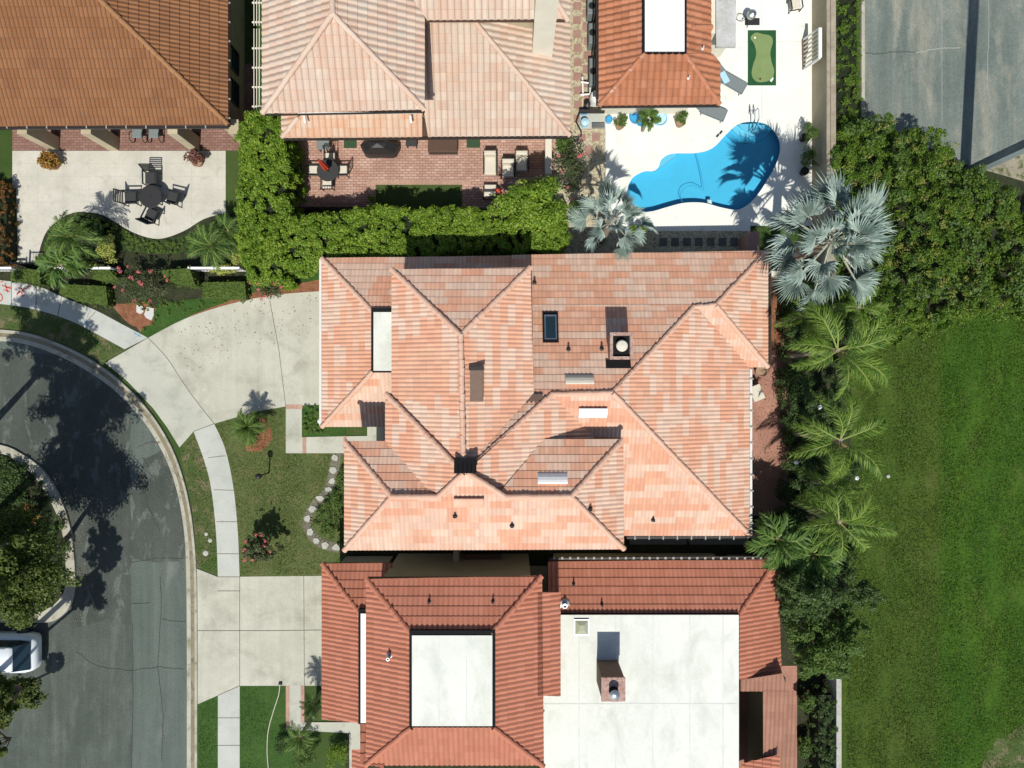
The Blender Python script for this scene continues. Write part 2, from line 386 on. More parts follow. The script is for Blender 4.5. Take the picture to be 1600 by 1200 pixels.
M['chimney_brown'] = plain('brown_stucco_chimney', (.17,.115,.085), .85, var=.25, scale=4)
M['chimney_pink'] = surf('stained_chimney_cap', (.36,.22,.18), (.46,.33,.28), 3, (.2,.13,.1), 8, (.5,.65), fine=20, famp=.2)
M['pole'] = surf('concrete_pole', (.16,.20,.20), (.22,.27,.27), 2, fine=20, famp=.1, bump=.2, stretch=(1,1,.3))
M['car'] = plain('white_car_paint', (.70,.76,.78), .18, spec=.6, var=.01)
M['tyre'] = plain('tyre', (.015,.015,.015), .9)
M['lamp_glass'] = plain('headlight_glass', (.5,.55,.58), .1)
M['toy_blue'] = plain('blue_plastic', (.05,.33,.62), .35)
M['toy_pale'] = plain('pale_blue_plastic', (.38,.62,.75), .35)
M['soot'] = surf('sooty_metal', (.38,.38,.34), (.52,.53,.52), 1.2, (.07,.05,.035), 1.1, (.58,.68), fine=15, famp=.15, rough=.45)

# tiles
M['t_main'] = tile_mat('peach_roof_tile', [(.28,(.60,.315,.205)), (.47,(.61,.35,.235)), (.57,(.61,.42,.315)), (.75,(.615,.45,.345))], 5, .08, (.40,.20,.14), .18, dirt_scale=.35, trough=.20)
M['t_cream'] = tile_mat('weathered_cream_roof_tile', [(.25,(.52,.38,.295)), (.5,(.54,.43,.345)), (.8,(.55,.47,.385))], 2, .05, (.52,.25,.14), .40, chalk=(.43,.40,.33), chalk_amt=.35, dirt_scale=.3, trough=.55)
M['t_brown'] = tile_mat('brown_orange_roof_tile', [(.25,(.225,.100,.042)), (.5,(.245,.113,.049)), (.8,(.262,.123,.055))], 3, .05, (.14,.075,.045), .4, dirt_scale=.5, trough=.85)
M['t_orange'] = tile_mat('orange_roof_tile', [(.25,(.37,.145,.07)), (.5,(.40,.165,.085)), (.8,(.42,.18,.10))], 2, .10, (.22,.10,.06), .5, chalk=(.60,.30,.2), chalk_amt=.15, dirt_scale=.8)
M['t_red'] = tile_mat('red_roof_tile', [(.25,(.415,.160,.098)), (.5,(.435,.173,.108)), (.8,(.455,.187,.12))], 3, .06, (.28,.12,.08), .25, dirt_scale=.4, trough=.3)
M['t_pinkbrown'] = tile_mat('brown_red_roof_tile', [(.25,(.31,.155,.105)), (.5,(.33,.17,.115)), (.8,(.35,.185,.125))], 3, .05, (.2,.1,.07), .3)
M['cap_main'] = surf('peach_ridge_tile', (.58,.35,.245), (.60,.41,.31), 1.2, fine=20, famp=.1, bump=.2)
M['cap_cream'] = surf('cream_ridge_tile', (.53,.37,.28), (.56,.45,.36), .8, fine=20, famp=.1, bump=.2)
M['cap_brown'] = surf('brown_ridge_tile', (.28,.14,.065), (.31,.16,.075), 1.2, fine=20, famp=.12, bump=.2)
M['cap_orange'] = surf('orange_ridge_tile', (.39,.155,.08), (.43,.19,.11), 1.5, (.50,.34,.28), 3.5, (.56,.64), fine=20, famp=.12, bump=.2)
M['cap_red'] = surf('red_ridge_tile', (.42,.162,.10), (.44,.175,.11), 1.2, fine=20, famp=.1, bump=.2)

# leaves
M['l_hedge'] = leaf_mat('hedge_leaf', [(.2,(.06,.125,.010)), (.45,(.115,.215,.014)), (.65,(.20,.31,.024)), (.92,(.36,.42,.07))], .28)
M['l_vine'] = leaf_mat('vine_leaf', [(.2,(.035,.085,.010)), (.5,(.075,.15,.014)), (.75,(.16,.24,.020)), (.95,(.28,.34,.04))], .3)
M['l_dryvine'] = leaf_mat('yellowing_vine_leaf', [(.2,(.14,.16,.03)), (.5,(.24,.26,.05)), (.9,(.34,.32,.10))], .25)
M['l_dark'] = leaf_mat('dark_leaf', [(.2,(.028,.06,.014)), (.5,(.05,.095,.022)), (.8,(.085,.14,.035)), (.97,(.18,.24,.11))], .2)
M['l_oak'] = leaf_mat('oak_leaf', [(.2,(.04,.062,.012)), (.5,(.075,.11,.02)), (.9,(.16,.19,.04))], .25)
M['l_mid'] = leaf_mat('mid_leaf', [(.2,(.045,.09,.016)), (.5,(.075,.14,.024)), (.9,(.14,.20,.04))], .25)
M['l_clip'] = leaf_mat('clipped_leaf', [(.2,(.065,.12,.018)), (.5,(.10,.165,.026)), (.9,(.15,.21,.04))], .2)
M['l_yellow'] = leaf_mat('variegated_leaf', [(.2,(.14,.20,.03)), (.5,(.36,.40,.08)), (.9,(.62,.60,.22))], .2)
M['l_croton'] = leaf_mat('croton_leaf', [(.2,(.14,.05,.02)), (.5,(.30,.12,.03)), (.75,(.42,.30,.05)), (.95,(.12,.16,.03))], .2)
M['l_redhedge'] = leaf_mat('dark_croton_leaf', [(.2,(.03,.04,.012)), (.55,(.06,.06,.015)), (.7,(.30,.08,.02)), (.95,(.40,.16,.04))], .2)
M['l_red'] = leaf_mat('cordyline_leaf', [(.2,(.08,.03,.025)), (.6,(.16,.06,.045)), (.9,(.25,.12,.09))], .15)
M['l_pink'] = leaf_mat('pink_blossom', [(.2,(.50,.09,.10)), (.6,(.62,.16,.17)), (.95,(.60,.28,.25))], .15, tcol=(.6,.2,.2))
M['l_myrtle'] = leaf_mat('myrtle_leaf', [(.2,(.04,.065,.025)), (.6,(.08,.10,.04)), (.9,(.16,.12,.07))], .25)
M['l_silver'] = leaf_mat('silver_palm_blade', [(.2,(.17,.25,.215)), (.5,(.29,.38,.335)), (.9,(.46,.54,.48))], .10, tcol=(.3,.4,.3))
M['l_palm'] = leaf_mat('feather_palm_leaflet', [(.2,(.055,.125,.018)), (.5,(.115,.215,.028)), (.9,(.25,.34,.055))], .3)
M['l_pygmy'] = leaf_mat('date_palm_leaflet', [(.2,(.05,.11,.022)), (.5,(.09,.17,.035)), (.9,(.15,.24,.055))], .25)
M['rachis'] = plain('palm_stalk', (.20,.25,.06), .7)
M['petiole'] = plain('palm_petiole', (.34,.36,.28), .7)

# pool materials
def pool_mat(name, c):
    m, t, N, L, b = nt(name)
    tc = N.new('ShaderNodeTexCoord').outputs['Object']
    vo = N.new('ShaderNodeTexVoronoi'); vo.feature = 'SMOOTH_F1'; vo.inputs['Scale'].default_value = 2.2
    L.new(mapping(t, tc, (1,1,1)), vo.inputs['Vector'])
    f = ramp(t, noise_n(t, tc, 1.4, 4, .6, 1.0), [(.3, 0.0), (.7, 1.0)])
    L.new(mixc(t, f, tuple(x*.93 for x in c), c), b.inputs['Base Color']); b.inputs['Roughness'].default_value = .8
    return m
M['pool'] = pool_mat('blue_pool_plaster', (.085,.50,.74))
M['pool_light'] = pool_mat('light_pool_plaster', (.20,.60,.80))
def water_mat():
    m, t, N, L, b = nt('pool_water')
    N.remove(b)
    tr = N.new('ShaderNodeBsdfTransparent'); tr.inputs[0].default_value = (.80,.95,.98,1)
    gl = N.new('ShaderNodeBsdfGlossy'); gl.inputs[0].default_value = (1,1,1,1); gl.inputs['Roughness'].default_value = .03
    lw = N.new('ShaderNodeFresnel'); lw.inputs[0].default_value = 1.33
    tc = N.new('ShaderNodeTexCoord').outputs['Object']
    bp = N.new('ShaderNodeBump'); bp.inputs['Strength'].default_value = .25; bp.inputs['Distance'].default_value = .05
    L.new(noise_n(t, tc, 3.0, 4, .6), bp.inputs['Height']); L.new(bp.outputs[0], gl.inputs['Normal']); L.new(bp.outputs[0], lw.inputs['Normal'])
    mx = N.new('ShaderNodeMixShader'); L.new(lw.outputs[0], mx.inputs[0]); L.new(tr.outputs[0], mx.inputs[1]); L.new(gl.outputs[0], mx.inputs[2])
    L.new(mx.outputs[0], N['Material Output'].inputs[0])
    return m
M['water'] = water_mat()

# ------------------------------------------------------------ ground sheets
def smooth_px(pts, closed=True, sub=6):
    """Catmull-Rom through pixel points"""
    n = len(pts); out = []
    rngk = range(n) if closed else range(n-1)
    for i in rngk:
        if closed: p0,p1,p2,p3 = pts[i-1],pts[i],pts[(i+1)%n],pts[(i+2)%n]
        else: p0,p1,p2,p3 = pts[max(i-1,0)],pts[i],pts[i+1],pts[min(i+2,n-1)]
        for k in range(sub):
            t = k/sub; t2=t*t; t3=t2*t
            out.append(tuple(.5*((2*p1[j])+(-p0[j]+p2[j])*t+(2*p0[j]-5*p1[j]+4*p2[j]-p3[j])*t2+(-p0[j]+3*p1[j]-3*p2[j]+p3[j])*t3) for j in (0,1)))
    if not closed: out.append(tuple(pts[-1]))
    return out

def sheet(name, polys, z, mat, kind='structure', holes=None, label=None, cat=None, parent=None):
    """flat sheets at height z, polygons in photo pixels"""
    V = []; F = []
    for poly in polys:
        loops = [[P(*p) for p in poly]] + [[P(*p) for p in h] for h in (holes or [])]
        base = len(V); flat = [p for l in loops for p in l]
        V += [(p.x, p.y, z) for p in flat]
        for tr in tessellate_polygon([[Vector((p.x,p.y,0)) for p in l] for l in loops]):
            a,b,c = [flat[i] for i in tr]
            if (b-a).cross(c-a).z < 0: tr = (tr[0],tr[2],tr[1])
            F.append(tuple(i+base for i in tr))
    me = bpy.data.meshes.new(name)
    off = wloc(parent) if parent is not None else Vector((0,0,0))
    me.from_pydata([(v[0]-off.x, v[1]-off.y, v[2]-off.z) for v in V], [], F); me.update()
    o = link(name, me, mat, parent)
    if parent is None: tag(o, label, cat, None, kind)
    return o

def strip_px(pts, w):
    """polygons (quads) along a pixel polyline, w = width in pixels"""
    out = []
    for a, b in zip(pts[:-1], pts[1:]):
        dx, dy = b[0]-a[0], b[1]-a[1]; l = math.hypot(dx, dy) or 1; nx, ny = -dy/l*w/2, dx/l*w/2
        out.append([(a[0]+nx,a[1]+ny),(b[0]+nx,b[1]+ny),(b[0]-nx,b[1]-ny),(a[0]-nx,a[1]-ny)])
    return out

def wiggle(pts, amp=1.5, sub=5, seed=1):
    r = random.Random(seed); o = []
    for a, b in zip(pts[:-1], pts[1:]):
        for k in range(sub):
            t = k/sub; o.append((a[0]+(b[0]-a[0])*t+r.uniform(-amp,amp), a[1]+(b[1]-a[1])*t+r.uniform(-amp,amp)))
    o.append(pts[-1]); return o

def rect(x0,y0,x1,y1): return [(x0,y0),(x1,y0),(x1,y1),(x0,y1)]

POOL = smooth_px([(1170,186),(1198,190),(1215,206),(1223,228),(1218,255),(1202,285),(1185,310),(1168,326),(1150,333),(1125,329),(1098,322),(1070,322),(1045,328),(1020,335),(998,336),(983,325),(975,300),(984,276),(1004,264),(1022,262),(1030,246),(1048,236),(1085,235),(1110,228),(1130,208),(1148,192)], True, 4)
Z = 0.004
BIG = 150*30
sheet('ground', [[(-BIG,-BIG),(BIG+1600,-BIG),(BIG+1600,BIG+1200),(-BIG,BIG+1200)]], 0, M['grass'], holes=[POOL])
sheet('field_ground', [[(1250,440),(1700,440),(2600,440),(2600,2200),(1250,2200)]], Z, M['field'])
sheet('bare_patch', [wiggle([(1540,1175),(1570,1150),(1620,1120),(1700,1110),(1700,1300),(1500,1300)],5,4,78)], 3*Z, M['verge'])

# road, island and kerbs
OUT = [(-300,520),(-120,508),(0,515),(50,522),(100,540),(150,566),(200,605),(240,650),(270,700),(288,750),(299,800),(305,850),(308,900),(309,1000),(309,1200),(309,1500)]
INN = [(-300,538),(-120,526),(0,533),(40,538),(85,553),(132,577),(178,609),(218,650),(248,695),(269,742),(282,792),(289,845),(291,900),(292,1000),(292,1200),(292,1500)]
OUTs = smooth_px(OUT, False, 5); INNs = smooth_px(INN, False, 5)
sheet('road', [INNs + [(-300,1500)]], Z, M['asphalt'])
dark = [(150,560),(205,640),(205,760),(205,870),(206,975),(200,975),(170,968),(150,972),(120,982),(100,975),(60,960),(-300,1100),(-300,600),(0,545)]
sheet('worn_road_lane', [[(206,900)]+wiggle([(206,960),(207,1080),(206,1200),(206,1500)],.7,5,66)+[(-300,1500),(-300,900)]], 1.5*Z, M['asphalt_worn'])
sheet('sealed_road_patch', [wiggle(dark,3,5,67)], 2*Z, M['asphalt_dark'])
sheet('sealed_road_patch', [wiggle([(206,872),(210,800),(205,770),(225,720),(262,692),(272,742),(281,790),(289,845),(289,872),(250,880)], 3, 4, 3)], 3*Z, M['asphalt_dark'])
sheet('gutter', [OUTs + INNs[::-1]], 4*Z, M['kerb'])
mid = [((a[0]*.55+b[0]*.45),(a[1]*.55+b[1]*.45)) for a,b in zip(OUTs, INNs)]
sheet('gutter_stain', strip_px(mid, 6), 5*Z, M['gutter'])
# raised kerb lip, a real step behind the gutter
def kerb(pts, w, h, mat, name, z0=0):
    P3 = [P(*p) for p in pts]; mb = MB()
    n = len(P3); L_, R_ = [], []
    for i, p in enumerate(P3):
        d = (P3[min(i+1,n-1)]-P3[max(i-1,0)]).normalized(); nn = Vector((-d.y,d.x,0))*w/2
        L_.append(p+nn); R_.append(p-nn)
    vs = []
    for a, b in zip(L_, R_):
        e = (a-b)*.12
        vs += [(a.x,a.y,z0),(a.x-e.x,a.y-e.y,h),(b.x+e.x,b.y+e.y,h),(b.x,b.y,z0)]
    fs = []
    for i in range(n-1):
        k = 4*i
        for j in range(3): fs.append((k+j, k+j+1, k+5+j, k+4+j))
    mb.add(vs, fs); o = mb.build(name, mat); tag(o, kind='structure'); return o
lip = [((a[0]*.90+b[0]*.10),(a[1]*.90+b[1]*.10)) for a,b in zip(OUTs, INNs)]
kerb(lip, .16, .11, M['kerb'], 'kerb')
ISO = [(-300,690),(-100,680),(0,694),(38,710),(70,735),(95,775),(111,820),(118,870),(119,910),(114,940),(100,960),(78,971),(35,971),(-60,972),(-300,972)]
ISI = [(-300,703),(-100,694),(0,707),(33,724),(60,749),(83,786),(98,824),(104,868),(105,908),(99,930),(80,948),(55,957),(33,958),(-60,958),(-300,958)]
ISOs, ISIs = smooth_px(ISO, False, 4), smooth_px(ISI, False, 4)
mb = MB(); mb.prism([P(*p).xy for p in ISOs + ISIs[::-1]], 0, .13); tag(mb.build('island_kerb', M['kerb']), kind='structure')
sheet('island_bed', [ISIs], 6*Z, M['bed'])
cr = [wiggle([(152,590),(140,602),(132,608)],1,3,1), wiggle([(214,700),(230,692),(250,690)],1,4,2), wiggle([(205,880),(240,873),(289,872)],1,4,4),
      wiggle([(205,943),(235,942)],.5,3,5), wiggle([(252,967),(270,970),(290,971)],1,3,6), wiggle([(120,1020),(150,1040),(180,1046),(210,1048),(250,1042),(288,1046)],1.5,5,7),
      wiggle([(251,900),(252,960),(247,1040),(255,1120),(253,1190)],.8,6,8), wiggle([(207,975),(208,1080),(206,1200)],.6,6,9), wiggle([(222,715),(235,735),(225,760),(233,800)],1.5,5,10),
      wiggle([(100,640),(120,690),(150,720),(140,760)],2,5,11), wiggle([(214,722),(240,745),(230,790),(250,830)],1.5,6,12)]
sheet('road_cracks', [q for c in cr for q in strip_px(c, .55)], 7*Z, M['crack'])

# front walks and drives
sheet('verge', [[(-60,474),(0,474),(57,484),(110,501),(150,521),(196,546),(165,567),(150,563),(100,538),(50,520),(0,513),(-60,512)]], 8*Z, M['verge'])
sheet('verge', [[(303,674),(318,715),(330,750),(338,830),(341,902),(308,888),(306,840),(300,790),(290,745),(281,699)]], 8*Z, M['verge'])
sheet('verge', [[(309,1100),(341,1086),(341,1300),(309,1300)]], 8*Z, M['lush'])
sheet('front_lawn', [[(335,662),(400,643),(447,635),(447,708),(540,708),(540,860),(503,900),(376,900),(372,830),(365,760),(352,700)]], 8*Z, M['lawn'])
sheet('front_lawn', [[(375,1071),(447,1071),(470,1300),(375,1300)]], 8*Z, M['lush'])
sheet('front_lawn', [[(472,632),(540,632),(540,683),(472,683)]], 8*Z, M['lush'])
sheet('planting_bed', [[(-40,440),(0,438),(60,447),(100,465),(150,485),(180,503),(230,528),(290,497),(360,474),(430,460),(503,452),(503,300),(353,300),(353,333),(20,330),(-40,200)]], 8*Z, M['bed'])
sheet('bed_cover', [[(118,335),(150,334),(180,350),(215,370),(262,376),(300,364),(340,343),(380,338),(380,392),(300,398),(240,396),(188,392),(176,400),(160,350)],[(62,412),(70,380),(95,345),(120,335),(175,350),(178,400),(160,412)]], 8.5*Z, M['cover_green'])
sheet('lush_lawn', [[(215,520),(232,529),(290,498),(360,475),(430,461),(503,455),(503,420),(440,420),(380,455),(300,468),(245,475),(235,500)]], 9*Z, M['lush'])
sheet('mulch', [wiggle([(175,478),(215,470),(245,480),(240,505),(220,517),(195,500)],2,4,2)], 10*Z, M['mulch'])
sheet('mulch', [wiggle([(300,492),(360,470),(420,450),(503,437),(503,455),(430,461),(360,475),(290,499)],1,4,3)], 10*Z, M['mulch'])
WU = smooth_px([(-60,436),(0,438),(58,447),(100,465),(150,485),(190,506),(232,528)], False, 4)
WD = smooth_px([(-60,474),(0,475),(57,484),(110,501),(150,521),(196,546)], False, 4)
sheet('pavement', [WU + WD[::-1]], 11*Z, M['walk'])
sheet('pavement_patch', [[(19,442),(57,448),(57,483),(19,477)]], 12*Z, M['walk_new'])
arcU = smooth_px([(232,528),(262,560),(295,610),(335,662)], False, 5)
sheet('drive_apron', [arcU + [(303,674),(281,699),(262,668),(240,638),(200,596),(165,567)]], 11*Z, M['concrete'])
sheet('driveway', [arcU[::-1] + smooth_px([(232,528),(290,498),(360,475),(430,461),(503,455)], False, 4) + [(560,455),(560,632),(505,632),(447,635),(400,643)]], 12*Z, M['concrete_worn'])
RW = smooth_px([(335,662),(352,700),(365,760),(372,830),(375,901)], False, 4); LW = smooth_px([(303,674),(318,715),(330,760),(338,830),(341,901)], False, 4)
sheet('pavement', [RW + LW[::-1]], 12*Z, M['walk'])
sheet('driveway', [[(308,888),(341,901),(560,899),(560,1071),(375,1071),(309,1100)]], 11*Z, M['concrete_worn'])
sheet('pavement', [[(341,1086),(375,1071),(375,1300),(341,1300)]], 12*Z, M['walk'])
sheet('front_walk', [[(447,635),(472,635),(472,683),(574,681),(574,667),(560,660),(560,640),(610,640),(610,700),(540,708),(447,708)]], 12*Z, M['concrete'])
sheet('brick_band', [rect(447,632,473,639), rect(473,683,479,708), rect(537,681,542,700)], 13*Z, M['brick_edge'])
sheet('front_walk', [[(453,1071),(470,1071),(470,1128),(560,1128),(565,1135),(562,1300),(546,1300),(546,1145),(453,1140)]], 11*Z, M['concrete'])
sheet('brick_band', [rect(447,1071,453,1140), rect(470,1071,476,1128)], 12*Z, M['brick_edge'])
jt = [[(232,528),(196,546)], arcU, [(303,674),(335,662)], [(375,901),(375,1071)], [(341,1086),(375,1071)], [(308,985),(420,985),(503,984)], [(475,900),(476,1071)],
      [(335,765),(366,766)], [(326,715),(353,712)], [(339,815),(371,815)], [(340,865),(374,865)], [(341,901),(375,901)], [(341,1121),(375,1121)], [(341,1164),(375,1164)],
      [(58,447),(57,484)], [(97,464),(91,495)], [(375,923),(341,923)], [(19,441),(19,477)], [(150,487),(128,512)], [(422,470),(436,545),(447,635)], [(308,888),(341,901)]]
sheet('concrete_joints', [q for j in jt for q in strip_px(j, .8)], 14*Z, M['joint'])
# utility marks sprayed on the pavement
red = [[(2,441),(6,440)], [(4,446),(19,452)], [(9,443),(13,457)], [(7,453),(16,456)], [(12,449),(19,449)], [(0,458),(4,462),(5,467),(2,471),(0,470)],
       [(27,459),(49,447)], [(33,450),(39,457)], [(27,461),(33,456)], [(37,463),(34,456)], [(30,449),(36,452)], [(35,464),(39,461)]]
sheet('painted_marks', [q for j in red for q in strip_px(j, 1.6)], 15*Z, M['red_paint'])
blue = [[(131,499),(136,508),(146,509)], [(129,504),(138,501)], [(209,519),(221,527)], [(210,524),(218,519)], [(212,527),(220,523)]]
sheet('painted_marks', [q for j in blue for q in strip_px(j, .9)], 15*Z, M['blue_paint'])
# left neighbour's terrace
TERR = [(20,236),(353,236),(353,333)] + smooth_px([(353,333),(320,342),(290,360),(262,371),(240,373),(210,364),(180,347),(160,336),(140,332),(118,332),(95,342),(75,360),(65,382),(58,412)], False, 4)[1:] + [(20,412)]
sheet('terrace', [TERR], 10*Z, M['travertine'])
tj = [[(x, 236), (x, y)] for x, y in [(60,365),(100,338),(140,331),(180,345),(220,366),(260,370),(300,350),(340,335)]] + [[(20,y),(353,y)] for y in (256,276,296,316)] + [[(20,y),(68,y)] for y in (336,356,376,396)]
sheet('terrace_joints', [q for j in tj for q in strip_px(j, .35)], 11*Z, M['concrete'])
sheet('porch_floor', [[(20,100),(395,100),(395,236),(20,236)]], 9*Z, M['brick_old'])
sheet('artificial_turf', [[(353,236),(382,236),(382,333),(353,333)]], 10*Z, M['turf'])
# middle neighbour's brick patio
sheet('brick_patio', [rect(440,120,866,326)], 10*Z, M['brick'])
sheet('artificial_turf', [rect(587,289,722,330)], 11*Z, M['turf'])
sheet('brick_border', [rect(574,282,735,289)], 12*Z, M['brick_edge'])
# gravel side yard with pavers
sheet('gravel_path', [[(880,-400),(946,-400),(946,420),(866,420),(866,215),(880,215)]], 9*Z, M['gravel'])
pv = []
r_ = random.Random(4)
for i in range(14):
    for k, cx in enumerate((902, 917)):
        cy = -100 + i*22 + (11 if k else 0)
        if cy > 235: continue
        d = r_.uniform(-1,1); pv.append(rect(cx-6+d, cy-6, cx+6+d, cy+6))
pv += [rect(925,208,937,221), rect(914,228,926,241), rect(903,210,915,221)]
# pool deck
DECK = [(946,150),(1100,150),(1100,-400),(1268,-400),(1268,353),(946,353)]
sheet('pool_deck', [DECK], 10*Z, M['deck'], holes=[POOL])
sheet('deck_joints', strip_px([(1190,-100),(1190,185)], .6)+strip_px([(1010,66+275),(1010,353)],.6)+strip_px([(1100,66),(1268,66)],.5), 11*Z, M['concrete'])
sheet('gravel_path', [rect(946,361,1172,400)], 9*Z, M['gravel'])
stones = pv
for i, c in enumerate(stones):
    mb = MB(); x0,y0 = P(*c[0]).xy; x1,y1 = P(*c[2]).xy
    mb.box(min(x0,x1),min(y0,y1),0.02,max(x0,x1),max(y0,y1),.06, rz=r_.uniform(-.06,.06))
    tag(mb.build('paving_slab', M['paver']), 'square pink concrete slab in the gravel side yard between two houses', 'paving slab', 'pink slabs in the gravel side yard')
for i in range(8):
    x = 1036 + i*18.5; a = P(x, 372); 
    mb = MB(); mb.box(a.x-.2,a.y-.42,.02,a.x+.2,a.y,.06)
    tag(mb.build('paving_slab', M['slate_paver']), 'dark square slab in the shaded gravel strip behind the pool', 'paving slab', 'dark slabs in the shaded gravel strip')
# side paving right of the main house, alley between houses, courtyards
sheet('side_paving', [[(1150,395),(1232,395),(1240,460),(1238,640),(1228,800),(1150,810)]], 7*Z, M['terracotta'])
sheet('mulch', [[(1172,430),(1215,433),(1230,500),(1222,545),(1172,545)]], 8*Z, M['mulch'])
sheet('right_bed', [[(1228,400),(1300,300),(1330,430),(1330,620),(1325,900),(1290,1200),(1290,1500),(1200,1500),(1200,800),(1228,800)]], 6*Z, M['bed'])
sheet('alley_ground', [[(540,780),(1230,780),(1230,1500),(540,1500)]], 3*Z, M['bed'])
sheet('alley_paving', [[(612,884),(718,884),(718,950),(612,950)], [(718,872),(786,872),(786,950),(718,950)], [(800,884),(855,884),(855,940),(800,940)]], 9*Z, M['concrete'])
sheet('parking_lot', [[(1350,-900),(2400,-900),(2400,262),(1600,262),(1520,270),(1350,290)]], 9*Z, M['lot'])
sheet('sand_patch', [wiggle([(1530,262),(1600,225),(1700,200),(1700,330),(1600,325),(1560,300)],4,4,7)], 10*Z, surf('sandy_soil', (.22,.20,.14), (.30,.27,.2), 1.2, (.08,.10,.03), 3, (.5,.62), 20, .3))
sheet('lot_cracks', strip_px(wiggle([(1350,83),(1370,85),(1400,81),(1430,82)],1,4,3), 1.3), 10*Z, M['crack'])
sheet('lot_cracks', strip_px(wiggle([(1430,82),(1460,77),(1500,75)],1,4,5), 1.4), 10*Z, M['crack_pale'])
sheet('lot_cracks', strip_px(wiggle([(1543,-60),(1544,60),(1541,140)],.6,6,5), .9) + strip_px([(1471,-60),(1471,190)], .8), 11*Z, M['crack_pale'])
kerb([(1347,-400),(1347,185)], .22, .12, M['kerb'], 'kerb')

# dead tile: joints done; --- pool
pl = MB(); n = len(POOL); top = [P(*p) for p in POOL]
zt, zb = 10*Z, -1.35
# basin: wall ring plus sloping floor (rings shrink inward)
cx = sum(p.x for p in top)/n; cy = sum(p.y for p in top)/n
V = []; Fc = []
for p in top: V.append((p.x,p.y,zt))
for p in top: V.append((p.x,p.y,-.55))
for i in range(n): Fc.append((i,(i+1)%n,n+(i+1)%n,n+i))
fl = [Vector((p.x,p.y,0)) for p in top]
for tr in tessellate_polygon([fl]):
    a,b,c = [fl[i] for i in tr]
    if (b-a).cross(c-a).z < 0: tr = (tr[0],tr[2],tr[1])
    Fc.append(tuple(n+i for i in tr))
poolT = thing('swimming_pool', 'freeform blue swimming pool set in the white deck', 'swimming pool', (cx,cy,0))
MB().add(V, Fc).build('basin', M['pool'], poolT)
me_pts = [(p.x,p.y) for p in top]
mb = MB(); F2 = []
for tr in tessellate_polygon([fl]):
    a,b,c = [fl[i] for i in tr]
    if (b-a).cross(c-a).z < 0: tr = (tr[0],tr[2],tr[1])
    F2.append(tr)
mb.add([(p.x,p.y,-.05) for p in top], F2); mb.build('water', M['water'], poolT)
mb = MB(); mb.prism([P(*p).xy for p in smooth_px([(1022,263),(1029,247),(1048,238),(1058,240),(1046,250),(1030,262)],True,4)], -.549, -.17); mb.build('ledge', M['pool_light'], poolT)
for k, (rr, zz) in enumerate(((34,-.44),(24,-.30),(14,-.18))):
    mb = MB(); arc = [(1172+rr*1.15*math.cos(R(a)), 190+rr*.85*math.sin(R(a))) for a in range(4, 180, 12)]
    mb.prism([P(*p).xy for p in arc], -.549+.001*k, zz); mb.build('step', M['pool_light'] if k else M['pool'], poolT)
# coping
cop = MB(); vs = []; fs = []
for i, p in enumerate(top):
    d = (top[(i+1)%n]-top[i-1]).normalized(); nn = Vector((d.y,-d.x,0))
    if (Vector((p.x,p.y,0))+nn*.1-Vector((cx,cy,0))).length < (Vector((p.x,p.y,0))-Vector((cx,cy,0))).length - .0: nn = nn
    o = p + nn*(-.16 if False else .16); vs += [(p.x,p.y,.055),(o.x,o.y,.055),(p.x,p.y,-.05),(o.x,o.y,.04)]
area = sum(top[i-1].x*top[i].y-top[i].x*top[i-1].y for i in range(n))
for i in range(n):
    j = (i+1)%n; fs += [(4*i,4*j,4*j+1,4*i+1),(4*i+2,4*j+2,4*j,4*i),(4*i+1,4*j+1,4*j+3,4*i+3)]
cop.add(vs, fs); cop.build('coping', M['deck'], poolT)

# ------------------------------------------------------------ roofs
UP = {'N':(0,-1),'S':(0,1),'E':(-1,0),'W':(1,0)}
class Plane:
    def __init__(s, d, px, py, h, k):
        s.u = UP[d]; s.h = h; s.k = k; p = P(px,py,h); s.p0 = p; s.d = d
    def pt(s, px, py):
        X, Y = (px-800)/S, (600-py)/S
        pu = s.p0.x*s.u[0]+s.p0.y*s.u[1]
        t = (H - s.h + s.k*pu)/(H + s.k*(X*s.u[0]+Y*s.u[1]))
        return Vector((t*X, t*Y, H*(1-t)))
    def z(s, x, y): return s.h + s.k*((x-s.p0.x)*s.u[0]+(y-s.p0.y)*s.u[1])

